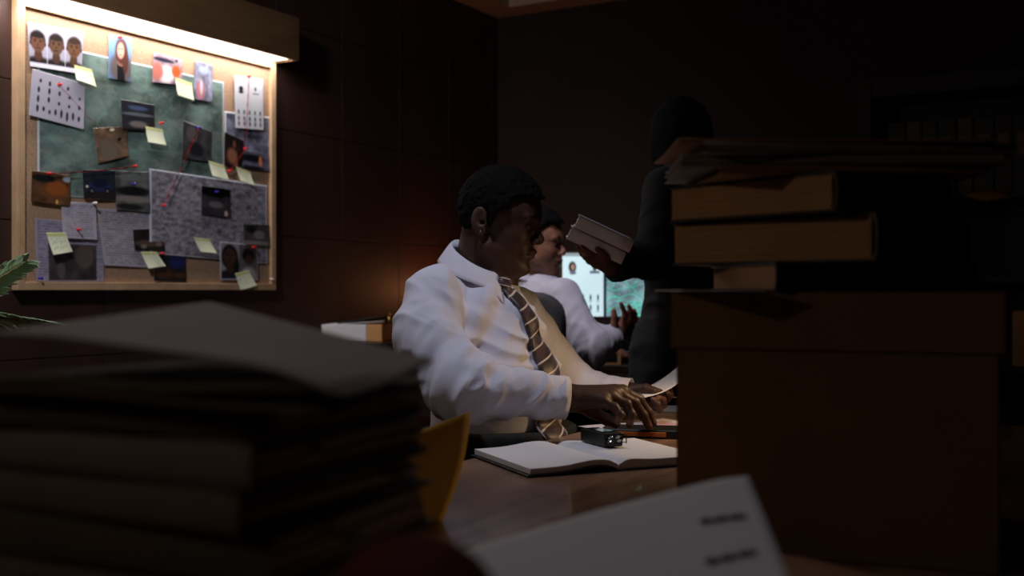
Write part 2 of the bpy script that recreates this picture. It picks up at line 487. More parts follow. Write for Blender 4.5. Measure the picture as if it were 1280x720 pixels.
def p_street(base, seed, k=30.0, border=.015):
    def f(u, v):
        n = fbm2(u * k, v * k, seed, 3); c = const(u, base) * (.30 + 1.3 * n)[:, None]; c = put(c, ss(.5, .75, fbm2(u * 60, v * 45, seed + 2, 2)), (.75, .76, .8), .5)
        g = np.minimum(np.abs(((u * 14 + .3 * v * 3) % 1) - .5), np.abs(((v * 11) % 1) - .5))
        c = put(c, ss(.44, .5, .5 - g), (.72, .74, .8), .35)
        w = np.abs(fbm2(u * 4, v * 4, seed + 3, 2) - .5); c = put(c, 1 - ss(0, .012, w), (.7, .7, .76), .3)
        if border: c = put(c, 1 - rect(u, v, border, 1 - border, border, 1 - border, .004), (.82, .84, .9))
        return c
    return f
def p_text(base, ink, lines, seed=1, m=.1):
    def f(u, v):
        c = const(u, base)
        row = v * lines; l = ss(.25, .4, row % 1) * (1 - ss(.6, .75, row % 1))
        word = n2(u * 26, np.floor(row) * 3.1, seed)
        return put(c, l * ss(.35, .5, word) * rect(u, v, m, 1 - m, m * .8, 1 - m * .8), ink, .55)
    return f
def face(c, u, v, cu, cv, s, skin, hair, cloth, asp=1.0, longhair=False, bg=None):
    U = (u - cu) / s * asp; V_ = (v - cv) / s
    z = lambda a, b, ra, rb, so=.2: ell(U, V_, a, b, ra, rb, so)
    if longhair: c = put(c, z(0, -.02, .36, .50), hair); c = put(c, z(.22, -.4, .2, .5), hair)
    c = put(c, z(0, -.98, .62, .42), cloth)
    c = put(c, z(0, -.50, .16, .25), np.array(skin) * .8)
    c = put(c, z(0, .12, .30, .40), hair)
    c = put(c, z(0, 0, .26, .38), skin)
    c = put(c, z(-.29, -.02, .05, .09), np.array(skin) * .85); c = put(c, z(.29, -.02, .05, .09), np.array(skin) * .85)
    if not longhair: c = put(c, z(0, .32, .25, .12), hair)
    for s_ in (-1, 1):
        c = put(c, z(s_ * .11, .07, .055, .03), np.array(skin) * .25); c = put(c, z(s_ * .11, .14, .075, .02), np.array(skin) * .4)
    c = put(c, z(0, -.07, .045, .06), np.array(skin) * .7); c = put(c, z(0, -.2, .09, .03), np.array(skin) * .55)
    return c
def p_mugs(u, v):
    c = const(u, (.66, .65, .72))
    c = put(c, rect(u, v, 0, 1, 0, .10, .01), (.9, .9, .93))
    for i, (sk, h) in enumerate((((.42, .28, .22), (.12, .09, .09)), ((.38, .27, .21), (.14, .11, .10)), ((.40, .28, .20), (.2, .14, .12)))):
        m = (u > i / 3) & (u < (i + 1) / 3) & (v > .12)
        cc = face(c, u, v, (i + .5) / 3, .56, .55, sk, h, (.16, .13, .14), asp=1.22)
        c = np.where(m[:, None], cc, c)
        c = put(c, (np.abs(u - i / 3) < .006).astype(float) * (i > 0), (.85, .85, .9))
    return c
def p_prints(u, v):
    c = const(u, (.72, .71, .77))
    for r, (y, k, h) in enumerate(((.80, 4, .05), (.62, 5, .06), (.42, 5, .07), (.20, 8, .09))):
        for i in range(k):
            x = .14 + .76 * i / (k - 1) if k > 4 else .16 + .17 * i
            q = ell(u, v, x, y - .02 * math.sin(i * 2.3 + r), .022, h * (.8 + .3 * math.sin(i + r)), .3)
            c = put(c, q * (.6 + .6 * n2(u * 70, v * 70, r)), (.10, .10, .13))
    return c
def p_sil(u, v):
    c = const(u, (.80, .81, .84))
    c = put(c, ell(u, v, .22, .76, .07, .05), (.12, .12, .14)); c = put(c, ell(u, v, .22, .70, .08, .03), (.12, .12, .14))
    c = put(c, ell(u, v, .72, .78, .03, .04), (.15, .15, .17)); c = put(c, rect(u, v, .62, .84, .68, .70), (.3, .3, .33))
    for r, y in enumerate((.32, .20, .10)):
        for i in range(5):
            c = put(c, ell(u, v, .12 + .19 * i, y, .03, .04, .3), (.14, .14, .16), .85)
            c = put(c, rect(u, v, .08 + .19 * i, .16 + .19 * i, y - .045, y - .035), (.3, .3, .33), .6)
    return c
def p_woman(u, v):
    c = const(u, (.48, .62, .82)) * (.8 + .3 * v)[:, None]
    c = put(c, ell(u, v, .55, .28, .5, .34), (.40, .36, .36)); c = put(c, rect(u, v, .38, .72, 0, .38), (.08, .08, .10))
    c = put(c, ell(u, v, .55, .42, .18, .1), (.78, .6, .5))
    c = put(c, ell(u, v, .55, .66, .26, .30), (.32, .17, .15)); c = put(c, ell(u, v, .74, .45, .13, .28), (.36, .2, .17))
    c = put(c, ell(u, v, .52, .68, .16, .19), (.87, .68, .60))
    c = put(c, ell(u, v, .46, .72, .03, .015), (.2, .12, .1)); c = put(c, ell(u, v, .58, .72, .03, .015), (.2, .12, .1)); c = put(c, ell(u, v, .52, .58, .05, .015), (.75, .35, .35))
    return c
def p_blobs(bg, items, seed, k=5, amt=.5):
    def f(u, v):
        n = fbm2(u * k, v * k, seed, 4); c = const(u, bg) * (1 - amt + 2 * amt * n)[:, None]
        for (cu, cv, ru, rv, col) in items: c = put(c, ell(u, v, cu, cv, ru, rv, .3), col)
        return c
    return f
def p_car(bg, ground, car, seed):
    def f(u, v):
        n = fbm2(u * 6, v * 6, seed, 4); c = const(u, bg) * (.6 + .8 * n)[:, None]
        c = put(c, 1 - ss(.26, .36, v), ground); c = put(c, ell(u, v, .5, .40, .42, .16), car); c = put(c, ell(u, v, .52, .54, .24, .16), np.array(car) * .6)
        for x in (.26, .74): c = put(c, ell(u, v, x, .27, .09, .11), (.05, .05, .06)); c = put(c, ell(u, v, x, .27, .045, .055), (.45, .45, .48))
        c = put(c, ell(u, v, .12, .42, .04, .04), (.95, .9, .75))
        return c
    return f
def p_docpic(u, v):
    c = p_text((.66, .63, .72), (.3, .3, .36), 22, 4, .03)(u, v)
    m = rect(u, v, .17, .88, .02, .62, .005)
    n = fbm2(u * 7, v * 5, 9, 4)
    pic = const(u, (.28, .25, .26)) * (.4 + 1.2 * n)[:, None]
    pic = put(pic, ell(u, v, .7, .42, .14, .2), (.42, .36, .34)); pic = put(pic, ell(u, v, .35, .18, .06, .14), (.40, .36, .35))
    return c * (1 - m[:, None]) + pic * m[:, None]
def p_two(u, v):
    c = const(u, (.60, .58, .62))
    m = u < .5
    c1 = face(const(u, (.62, .60, .64)), u, v, .25, .62, .62, (.30, .20, .17), (.08, .07, .08), (.12, .12, .17), asp=1.05, longhair=True)
    c2 = put(const(u, (.40, .38, .38)), ell(u, v, .75, .70, .17, .2), (.10, .09, .09)); c2 = put(c2, ell(u, v, .77, .56, .11, .14), (.30, .22, .20)); c2 = put(c2, ell(u, v, .75, .12, .22, .25), (.66, .64, .66))
    c = np.where(m[:, None], c1, c2)
    return put(c, 1 - rect(u, v, .02, .98, .03, .98, .006), (.78, .78, .82))
def p_note(seed):
    def f(u, v):
        c = const(u, (.96, .99, .86)); c = put(c, ss(.82, .84, v), (.86, .88, .60))
        if seed:
            y = v * 4 + .5 * n2(u * 9, u * 0, seed)
            l = (1 - ss(.03, .10, np.abs((y % 1) - .45 - .25 * np.sin(u * 45 + seed)))) * rect(u, v, .15, .85, .2, .75)
            c = put(c, l * (n2(u * 12, v * 2, seed) > .35), (.25, .3, .3), .6)
        return c
    return f

SHEETS = []
def sheet(name, label, cat, quad, paint, n=(40, 40), lift=0.0, group=None, curl=.004, m=None):
    "a sheet pinned on the board: quad = bottom left, bottom right, top right, top left as measured in the photo"
    q = [board_pt(x, y, .018 + lift) for x, y in quad]
    c = sum(q) / 4
    s = rnd.random() * 3
    def fn(u, v):
        P = (np.outer((1 - u) * (1 - v), q[0]) + np.outer(u * (1 - v), q[1]) + np.outer(u * v, q[2]) + np.outer((1 - u) * v, q[3]))
        b = curl * ((1 - v) ** 2 * (.4 + .6 * np.abs(np.sin(s + u * 2.2))) )
        return P - c + np.outer(b, NB)
    V, F, uv, col = slab_grid(fn, n[0], n[1], .0005, paint)
    o = link(name, meshdata(name, V, F, True, col, uv=uv), m or M_print, None, tuple(c))
    tagp(o, label, cat, group); SHEETS.append(o); return o
def Q(a, b, c, d): return (a, b, c, d)
L1, L2, L3, L4 = .0008, .0030, .0060, .0095
sheet('map', 'large dark green aerial map filling the middle of the board', 'map', ((47, 243), (280, 263), (280, 103), (47, 52)), p_map((.40, .48, .46), (.55, .80, .72), 2, .008), (170, 140), L1, curl=.0)
sheet('map', 'blue-grey map with white border at the right edge of the board', 'map', ((281, 206), (342, 212), (342, 147), (281, 139)), p_map((.46, .47, .57), (.75, .78, .85), 5, .03, 7), (60, 60), L1, curl=.001)
sheet('map', 'grey street map with pale border below the green map', 'map', ((187, 317), (334, 330), (334, 232), (187, 211)), p_street((.58, .56, .61), 3), (150, 100), L2, curl=.002)
sheet('photo_strip', 'print of three men\'s faces side by side at the top left of the board', 'photograph', ((37, 83), (101, 93), (105, 40), (34, 27)), p_mugs, (110, 80), L2)
sheet('fingerprint_sheet', 'grey sheet of black fingerprints under the print of three faces', 'document', ((35, 144), (104, 162), (107, 105), (41, 86)), p_prints, (110, 80), L3)
sheet('photo', 'portrait of a smiling woman with long auburn hair on blue', 'photograph', ((135, 98), (163, 103), (165, 48), (136, 43)), p_woman, (50, 80), L2)
sheet('photo', 'bright snapshot with an orange patch, right of the smiling woman', 'photograph', ((190, 103), (226, 107), (228, 75), (192, 65)), p_blobs((.62, .54, .58), [(.45, .35, .28, .3, (.9, .86, .86)), (.15, .4, .2, .3, (.75, .45, .40)), (.8, .5, .15, .22, (.78, .34, .16)), (.35, .82, .35, .07, (.12, .12, .2)), (.8, .9, .04, .06, (.1, .1, .15))], 6), (50, 40), L2)
sheet('photo', 'tall narrow pinkish snapshot of a small figure near the top', 'photograph', ((241, 124), (265, 128), (266, 82), (244, 75)), p_blobs((.52, .52, .60), [(.35, .25, .25, .25, (.75, .5, .55)), (.4, .35, .08, .2, (.85, .8, .85)), (.5, .8, .3, .1, (.6, .65, .75))], 8), (40, 60), L2)
sheet('lineup_sheet', 'white sheet with rows of small black silhouettes at top right', 'document', ((294, 160), (329, 163), (329, 99), (293, 94)), p_sil, (70, 110), L3)
sheet('photo', 'dark night snapshot above the brown road snapshot', 'photograph', ((152, 161), (193, 164), (193, 131), (151, 124)), p_blobs((.16, .16, .18), [(.5, .55, .5, .06, (.4, .42, .45)), (.5, .2, .28, .12, (.45, .43, .42)), (.5, .78, .3, .08, (.3, .35, .5))], 10), (50, 40), L3)
sheet('photo', 'brown tilted snapshot of a road, left of centre on the map', 'photograph', ((122, 205), (160, 195), (158, 158), (117, 160)), p_blobs((.42, .34, .27), [(.4, .35, .3, .3, (.42, .38, .33)), (.75, .6, .06, .06, (.1, .1, .1)), (.55, .92, .08, .04, (.95, .9, .8))], 11), (45, 45), L2)
sheet('photo', 'dark grey tilted snapshot where the long thread starts', 'photograph', ((227, 198), (263, 203), (265, 165), (229, 150)), p_blobs((.24, .24, .25), [(.5, .3, .25, .2, (.12, .12, .14)), (.3, .7, .2, .2, (.35, .33, .33))], 12), (45, 45), L2)
sheet('photo', 'snapshot of a crouching person in black on the blue-grey map', 'photograph', ((280, 207), (304, 212), (305, 176), (281, 165)), p_blobs((.12, .10, .10), [(.4, .35, .28, .25, (.55, .36, .28)), (.5, .75, .08, .12, (.45, .3, .25)), (.6, .1, .1, .15, (.5, .32, .25))], 13), (40, 45), L2)
sheet('photo', 'snapshot with a dark table and an orange spot, at the board\'s right edge', 'photograph', ((303, 211), (337, 214), (337, 193), (303, 187)), p_blobs((.36, .36, .44), [(.35, .62, .4, .2, (.08, .08, .1)), (.65, .5, .06, .3, (.85, .5, .3)), (.3, .1, .5, .1, (.1, .1, .12))], 14), (45, 30), L2)
sheet('photo', 'orange-brown snapshot of a street at night, left edge of the board', 'photograph', ((38, 252), (87, 258), (88, 219), (40, 213)), p_blobs((.36, .24, .16), [(.65, .5, .3, .25, (.55, .30, .14)), (.65, .08, .03, .08, (.95, .75, .4)), (.3, .8, .3, .12, (.1, .1, .1)), (.92, .85, .12, .1, (.6, .65, .7))], 15), (55, 45), L3)
sheet('photo', 'snapshot of a dark blue car under the green map', 'photograph', ((104, 248), (144, 249), (144, 213), (103, 212)), p_car((.14, .17, .2), (.16, .15, .16), (.16, .19, .34), 16), (50, 45), L3)
sheet('photo', 'grey snapshot of a snowy roadside, right of the blue car', 'photograph', ((144, 262), (187, 266), (187, 215), (145, 213)), p_blobs((.38, .38, .38), [(.5, .5, .5, .12, (.1, .1, .11)), (.4, .1, .4, .08, (.15, .15, .15)), (.5, .3, .6, .08, (.52, .5, .48)), (.5, .85, .4, .1, (.42, .45, .44))], 17), (50, 50), L2)
sheet('photo', 'black and grey snapshot lying on the grey street map', 'photograph', ((251, 268), (287, 272), (288, 237), (252, 232)), p_blobs((.22, .21, .23), [(.5, .85, .6, .18, (.04, .04, .05)), (.5, .4, .25, .12, (.45, .43, .45)), (.85, .12, .06, .1, (.8, .7, .65))], 18), (45, 40), L3)
sheet('typed_page', 'small grey typed page with a red pin at its middle', 'document', ((78, 298), (121, 300), (120, 254), (77, 252)), p_text((.74, .72, .78), (.35, .35, .42), 16, 2), (60, 60), L3)
sheet('typed_page', 'tall grey typed page, widest of the typed sheets', 'document', ((130, 332), (186, 335), (188, 265), (122, 260)), p_text((.72, .69, .74), (.3, .3, .36), 24, 3, .04), (80, 90), L1)
sheet('report_page', 'report page with a large dark picture in the lower left corner', 'document', ((46, 352), (130, 352), (130, 280), (44, 273)), p_docpic, (90, 80), L1, curl=.002)
sheet('photo', 'dark landscape snapshot left of the street map\'s lower corner', 'photograph', ((168, 313), (206, 314), (205, 285), (166, 287)), p_blobs((.16, .14, .13), [(.5, .35, .5, .16, (.34, .28, .25)), (.3, .2, .1, .1, (.5, .45, .4)), (.8, .3, .1, .1, (.5, .42, .4))], 19), (45, 35), L2)
sheet('photo', 'dark snapshot with a deep blue sky at the bottom of the board', 'photograph', ((192, 351), (232, 353), (232, 319), (193, 318)), p_blobs((.13, .11, .12), [(.75, .75, .3, .25, (.13, .14, .38)), (.3, .3, .3, .2, (.28, .16, .1)), (.8, .25, .2, .1, (.3, .18, .1))], 20), (45, 40), L2)
sheet('photo_sheet', 'sheet with two portraits side by side in the lower right corner', 'photograph', ((275, 350), (322, 350), (322, 307), (275, 302)), p_two, (80, 80), L3)
sheet('photo', 'small grey snapshot above the two-portrait sheet', 'photograph', ((304, 305), (337, 308), (337, 281), (304, 280)), p_blobs((.30, .28, .29), [(.3, .75, .2, .2, (.12, .12, .12)), (.6, .5, .2, .2, (.48, .46, .46)), (.5, .1, .6, .1, (.5, .46, .46))], 21), (40, 35), L4)
sheet('card', 'tiny pale card with a dark mark beside the two-portrait sheet', 'card', ((320, 328), (335, 328), (335, 311), (321, 310)), p_blobs((.66, .66, .66), [(.4, .5, .25, .3, (.25, .28, .2))], 22, amt=.1), (20, 20), L1)
notes = [(((94, 100), (120, 109), (115, 87), (93, 81)), 0, 'sticky note overlapping the corner of the three-face print'),
 (((221, 119), (241, 126), (240, 104), (219, 97)), 0, 'sticky note between the bright snapshot and the tall narrow one'),
 (((184, 178), (207, 182), (203, 162), (182, 158)), 0, 'sticky note beneath the dark night snapshot'),
 (((264, 220), (285, 225), (280, 207), (261, 201)), 0, 'sticky note at the lower right corner of the green map'),
 (((299, 226), (317, 232), (313, 215), (295, 208)), 0, 'sticky note under the crouching person snapshot'),
 (((65, 319), (90, 315), (82, 291), (58, 291)), 3, 'sticky note with handwriting on the report page'),
 (((184, 336), (206, 333), (196, 315), (176, 315)), 0, 'sticky note under the dark landscape snapshot'),
 (((250, 315), (270, 317), (262, 299), (242, 297)), 0, 'sticky note on the lower edge of the street map'),
 (((300, 363), (320, 357), (311, 338), (294, 342)), 5, 'sticky note hanging over the bottom frame, lowest on the board')]
for q, s, lab in notes:
    sheet('sticky_note', 'pale yellow-green ' + lab, 'sticky note', q, p_note(s), (30, 30), .0125, 'sticky notes on the board', curl=.008, m=M_matte)

# pins
def pin(x, y, m, lab):
    p = board_pt(x, y, .018 + .011)
    Mx = frame_mat(p, D1, np.cross(NB, D1), NB)
    root = empty('push_pin', p, lab, 'push pin', 'push pins on the board')
    bm = bmesh.new(); lathe(bm, [(0, .0), (.0045, .0), (.0045, .002), (.0025, .004), (.0028, .010), (.0048, .0115), (.0048, .014), (0, .0145)], 12)
    for v in bm.verts: v.co = Mx @ v.co
    wobj('head', bm, m, root)
    bm = bmesh.new(); tube(bm, [(0, 0, .001), (0, 0, -.011)], .0006, 6)
    for v in bm.verts: v.co = Mx @ v.co
    wobj('needle', bm, M_chrome, root)
    return p + NB * .006
pn = {}
for k, x, y, m, lab in (('a', 73, 106, M_redp, 'red push pin in the fingerprint sheet'), ('b', 200, 154, M_redp, 'red push pin right of the dark night snapshot'),
    ('c', 167, 208, M_redp, 'red push pin at the right end of the level thread'), ('d', 60, 217, M_redp, 'red push pin at the left end of the level thread'),
    ('e', 97, 287, M_redp, 'red push pin in the small typed page'), ('f', 203, 257, M_redp, 'red push pin at the lower end of the long slanting thread'),
    ('g', 247, 160, M_bluep, 'blue push pin at the top of the long slanting thread'), ('h', 310, 96, M_redp, 'red push pin at the top of the silhouette sheet'),
    ('i', 305, 186, M_redp, 'red push pin in the middle of the right-hand threads'), ('j', 285, 214, M_redp, 'red push pin at the lower end of the short right thread'),
    ('k', 201, 317, M_redp, 'red push pin at the dark landscape snapshot'), ('l', 316, 309, M_redp, 'red push pin above the two-portrait sheet'),
    ('m', 346 - 140 + 63, 240, M_bluep, 'violet-blue push pin on the street map snapshot'), ('n', 354 - 206, 47, M_redp, 'red push pin at the top of the woman\'s portrait'),
    ('o', 117, 254, M_whitep, 'white push pin above the tall typed page'), ('p', 49, 348, M_bluep, 'blue push pin in the bottom corner of the report page'),
    ('q', 345 - 180, 230, M_bluep, 'blue push pin in the snowy roadside snapshot'), ('r', 338, 349, M_whitep, 'white push pin in the bottom right corner of the board')):
    pn[k] = pin(x, y, m, lab)
for a, b, lab in (('d', 'c', 'nearly level red thread on the left half of the board'), ('g', 'f', 'long slanting red thread across the middle of the board'),
                  ('h', 'i', 'upright red thread running down the silhouette sheet'), ('i', 'j', 'short slanting red thread ending between two sticky notes'), ('a', 'c', 'faint red thread running down from the fingerprint sheet')):
    bm = bmesh.new(); o = (pn[a] + pn[b]) / 2
    P_ = [pn[a] - o + (pn[b] - pn[a]) * t + np.array([0, 0, -.004 * 4 * t * (1 - t)]) for t in np.linspace(0, 1, 9)]
    tube(bm, P_, (.0022 if a != 'a' else .0009), 6)
    tagp(obj('red_thread', bm, M_thread, None, tuple(o)), lab, 'thread', 'red threads on the board')

# ---------------------------------------------------------------- long desk
def dpt(t, e, z): return E0 + D1 * t + D2 * e + np.array([0, 0, z])
DROT = math.atan2(D1[1], D1[0]) - math.pi / 2
desk_o = dpt(-.375, .85, 0)
desk = empty('desk', desk_o, 'long brown wooden desk where the man in the striped tie works', 'desk', rot=(0, 0, DROT))
# local: x across (towards D2), y along D1
bm = bmesh.new(); box(bm, (0, 0, .7325), (1.7, 2.85, .035), .006, seg=3); obj('desktop', bm, M_desk, desk)
for yy in (-1.32, 1.32):
    bm = bmesh.new(); box(bm, (0, yy, .357), (1.5, .04, .714), .003); obj('leg_panel', bm, M_darkwood, desk)
bm = bmesh.new(); box(bm, (.35, 0, .55), (.02, 2.60, .32), .002); obj('modesty_panel', bm, M_darkwood, desk)
TOP = .75

def zrot_M(c, ang, tilt=None):
    m = Matrix.Translation(Vector(c)) @ Matrix.Rotation(ang, 4, 'Z')
    if tilt: m = m @ Matrix.Rotation(tilt[0], 4, 'X') @ Matrix.Rotation(tilt[1], 4, 'Y')
    return m

# ---------------------------------------------------------------- folders
def folder(loc, ang, L, W, th, cover, label, group, gap=0.0, curl=0.0, tab=None, pages=M_cream, tilt=(0, 0)):
    "a card folder full of paper: cover, pages and a metal clip"
    root = empty('folder', loc, label, 'folder', group, rot=(tilt[0], tilt[1], ang))
    s = rnd.random() * 9
    def top(z, up, Lx, Wx, c_):
        def fn(u, v):
            x = (u - .5) * Lx; y = (v - .5) * Wx
            zz = z + up * (curl * (np.abs(u - .5) * 2) ** 3 * .6 + .0025 * np.sin(u * 5 + s) * np.sin(v * 4 + s))
            return np.stack([x, y, zz], 1)
        return fn
    V, F, uv, _ = slab_grid(top(th, 1, L, W, 0), 16, 12, .0018)
    V2, F2, uv2, _ = slab_grid(top(.0019, 0, L, W, 0), 4, 4, .0018)
    # spine
    x0 = -W / 2
    V3 = []; F3 = []
    for k in range(7):
        a = math.pi * (k / 6 - .5)
        for xx in (-L / 2, L / 2): V3.append((xx, x0 - math.cos(a) * .004, th / 2 + math.sin(a) * (th / 2 - .0002)))
    for k in range(6): F3.append((2 * k, 2 * k + 1, 2 * k + 3, 2 * k + 2))
    n1 = len(V); n2_ = n1 + len(V2)
    FF = F.tolist() + (F2 + n1).tolist() + [tuple(i + n2_ for i in f) for f in F3]
    link('cover', meshdata('cover', np.concatenate([V, V2, np.array(V3)]), FF, True), cover, root)
    bm = bmesh.new(); nl = max(2, int(th / .006)); z = .0022
    hh = (th - .006 - gap) / nl
    for k in range(nl):
        box(bm, (rnd.uniform(-.003, .003), rnd.uniform(-.004, .004), z + hh / 2), (L - .012, W - .012, hh * .96), .0006, Matrix.Rotation(rnd.uniform(-.012, .012), 4, 'Z'), 1); z += hh
    obj('pages', bm, pages, root)
    if tab is not None:
        bm = bmesh.new()
        box(bm, (L / 2 + .006, tab, th * .55), (.020, .020, .0012), .0004, None, 1)
        tube(bm, [(L / 2 + .014, tab - .010, th * .5), (L / 2 + .017, tab, th * .55), (L / 2 + .014, tab + .010, th * .5)], .0018, 8)
        obj('clip', bm, M_chrome, root)
    return root

# near stack, left: local x = along the short run to the right face
SA = math.atan2(.2, .089)                            # direction of the right face
c_near = np.array([-.158, .70]); d_r = np.array([.406, .913]); d_l = np.array([-.913, .406])
stack_c = c_near + d_r * .115 + d_l * .165 + np.array([.0, .015])
z = TOP
z = TOP
covs = [M_olive, M_kraft2, M_greycard, M_kraft2, M_olive, M_kraft2, M_greycard, M_olive]
ths = [.040, .028, .034, .026, .036, .026, .030, .024]
words = ['bottom folder of the big dark stack in the left foreground', 'second folder from the bottom of the left foreground stack', 'third folder from the bottom of the left foreground stack',
         'fourth folder from the bottom of the left foreground stack', 'fifth folder from the bottom of the left foreground stack', 'sixth folder from the bottom of the left foreground stack',
         'third folder from the top of the left foreground stack', 'second folder from the top of the left foreground stack']
adj = ['thick olive', 'thin brown', 'thick grey', 'thin brown', 'thick olive', 'thin brown', 'grey', 'slim olive']
for i, (cv, th) in enumerate(zip(covs, ths)):
    jx, jy = rnd.uniform(-.010, .008), rnd.uniform(-.010, .010)
    ang = math.atan2(d_l[1], d_l[0]) + rnd.uniform(-.05, .05) - math.pi
    # local +x points to the right rear, so flip so that L runs left-right
    folder((stack_c[0] + jx, stack_c[1] + jy, z), ang, .33, .23, th, cv, adj[i] + ' ' + words[i], 'folders in the left foreground stack', gap=.003, tab=rnd.uniform(-.04, .08))
    z += th + .0012
stack_top = z
# top folder, lid bulging open
Nn, Rr, Ff, Ll = px(427, 479, .665), px(541, 449, .86), px(262, 377, 1.05), px(-60, 428, .80)
tf_c = (Nn + Rr + Ff + Ll) / 4
topf = empty('folder', (tf_c[0], tf_c[1], stack_top), 'open-mouthed grey-brown folder lying on top of the left foreground stack', 'folder', 'folders in the left foreground stack')
def fn(u, v):                                         # u from left to near corner, v towards the back
    P = np.outer((1 - u) * (1 - v), Ll) + np.outer(u * (1 - v), Nn) + np.outer(u * v, Rr) + np.outer((1 - u) * v, Ff)
    P[:, 2] += .014 * np.sin(np.pi * u) * (1 - v) - .006 * np.sin(np.pi * v) * u - .012 * u ** 6 * (1 - v) ** 2 + .004 * np.sin(u * 7 + 1) * (1 - v)
    return P - np.array(topf.location)
V, F, uv, _ = slab_grid(fn, 40, 24, .0022)
link('cover', meshdata('cover', V, F, True), M_greycard, topf)
def fn2(u, v):
    P = np.outer((1 - u) * (1 - v), Ll) + np.outer(u * (1 - v), Nn) + np.outer(u * v, Rr) + np.outer((1 - u) * v, Ff)
    P = tf_c + (P - tf_c) * .97
    P[:, 2] = stack_top + .004 + .002 * np.sin(u * 6)
    return P - np.array(topf.location)
V, F, uv, _ = slab_grid(fn2, 12, 10, .0025)
link('back_cover', meshdata('back_cover', V, F, True), M_kraft2, topf)
def fn3(u, v):
    P = np.outer((1 - u) * (1 - v), Ll) + np.outer(u * (1 - v), Nn) + np.outer(u * v, Rr) + np.outer((1 - u) * v, Ff)
    P = tf_c + (P - tf_c) * .93
    P[:, 2] = stack_top + .012 + .004 * u + .002 * np.sin(u * 9)
    return P - np.array(topf.location)
V, F, uv, _ = slab_grid(fn3, 12, 10, .007)
link('pages', meshdata('pages', V, F, True), M_olive, topf)

# yellow folder standing behind the stack
a0 = px(498, 655, 1.42); a1 = px(553, 640, 1.56)
base0 = np.array([a0[0] - .06, a0[1] - .09, 0]); base1 = np.array([a1[0], a1[1], 0])
dY = base1 - base0
root = empty('envelope', tuple((base0 + base1) / 2 + np.array([0, 0, TOP])), 'bright yellow card envelope standing upright on the desk behind the left stack', 'envelope')
def fny(u, v):
    P = base0 + np.outer(u, dY) + np.outer(v, np.array([.022, .01, .155]))
    P[:, 0] += .018 * u * v; P[:, 1] += .03 * v * (1 - u)
    P[:, 2] -= .030 * (1 - u) * v * v
    P[:, 0] += .008 * np.sin(np.pi * v)
    P[:, 2] += TOP + .0005
    return P - np.array(root.location)
V, F, uv, _ = slab_grid(fny, 14, 20, .0016); link('front', meshdata('front', V, F, True), M_yellow, root)
def fny2(u, v):
    P = fny(u, v); P[:, 0] += -.004 - .014 * v; P[:, 1] += .012 + .015 * v; P[:, 2] -= .012 * v; P[:, 2] = np.maximum(P[:, 2], .0002)
    return P
V, F, uv, _ = slab_grid(fny2, 14, 20, .0016); link('back', meshdata('back', V, F, True), M_yellow, root)
# wood block that keeps the envelope up (hidden by the stack)
bm = bmesh.new(); box(bm, (0, 0, .05), (.09, .05, .10), .004)
b = obj('card_box', bm, M_boxcard, None, (base0[0] - .05, base0[1] + .03, TOP), (0, 0, .6)); tagp(b, 'small brown card box hidden behind the left stack, beside the yellow envelope', 'box')

# dark red round-topped case at the bottom edge
rc = px(520, 700, .56)
root = empty('glasses_case', (rc[0], rc[1], TOP), 'dark red rounded leather case at the bottom edge of the picture', 'case', rot=(0, 0, .2))
zt = px(512, 676, .56)[2] - TOP
def caseS(P): return smin(s_ell(P, (0, 0, zt - .03), (.042, .07, .03)), s_box(P, (0, 0, (zt - .03) / 2), (.040, .068, (zt - .03) / 2), .012), .01)
P_, F_ = mesh_sdf(caseS, (-.06, -.09, -.01), (.06, .09, zt + .02), .004); link('shell', meshdata('shell', relax(P_, F_, 2), F_, True), M_redmug, root)
bm = bmesh.new(); tube(bm, [(.0425 * math.cos(a), .0705 * math.sin(a), zt - .034) for a in np.linspace(0, 2 * math.pi, 33)], .0012, 6, False); obj('zip', bm, M_redmug, root)

# ---------------------------------------------------------------- white document in the right foreground
P0 = px(935, 590, .95); Pl = px(585, 690, .93); Pr = px(1003, 765, .72)
Pl = P0 + (Pl - P0) * 1.25
P4 = Pl + Pr - P0
wc = (P0 + Pl + Pr + P4) / 4
white = empty('document_folder', (wc[0], wc[1], TOP), 'white document folder with lines of blurred writing, tilted in the right foreground', 'folder')
def fw_(u, v):
    P = np.outer((1 - u) * (1 - v), P4) + np.outer(u * (1 - v), Pr) + np.outer(u * v, P0) + np.outer((1 - u) * v, Pl)
    P[:, 2] += .004 * np.sin(np.pi * u) - .003 * ss(.90, 1.0, u) * v ** 3
    return P - np.array(white.location)
V, F, uv, _ = slab_grid(fw_, 40, 24, .0022); link('cover', meshdata('cover', V, F, True), M_paper, white)
# written lines: small raised ink strokes on the sheet
def on_sheet(u, v): return Vector(fw_(np.array([u]), np.array([v]))[0]) + Vector((0, -.0002, .0010))
def sheet_uv(x, y):
    r = np.array([(x - 640) / F_PX, 1.0, -(y - HY) / F_PX]); n = np.cross(P0 - Pl, Pr - P0)
    s = (n @ (P0 - CAM)) / (n @ r); p = CAM + s * r
    A = np.stack([Pr - P4, Pl - P4], 1); sol = np.linalg.lstsq(A, p - P4, rcond=None)[0]; return sol
for (x0, y0, x1, y1, s) in ((877, 657, 932, 647, 1), (884, 708, 945, 692, 2)):
    q0, q1 = sheet_uv(x0, y0), sheet_uv(x1, y1)
    n = 26; pts = []
    for k in range(n):
        t = k / (n - 1); q = q0 + (q1 - q0) * t
        pts.append(on_sheet(q[0], min(q[1] + .014 * math.sin(k * 2.1 + s) * (1 + .5 * math.sin(k * .7)), .99)))
    bm = bmesh.new(); tube(bm, pts, .0019, 6)
    obj('writing', bm, M_ink, white)
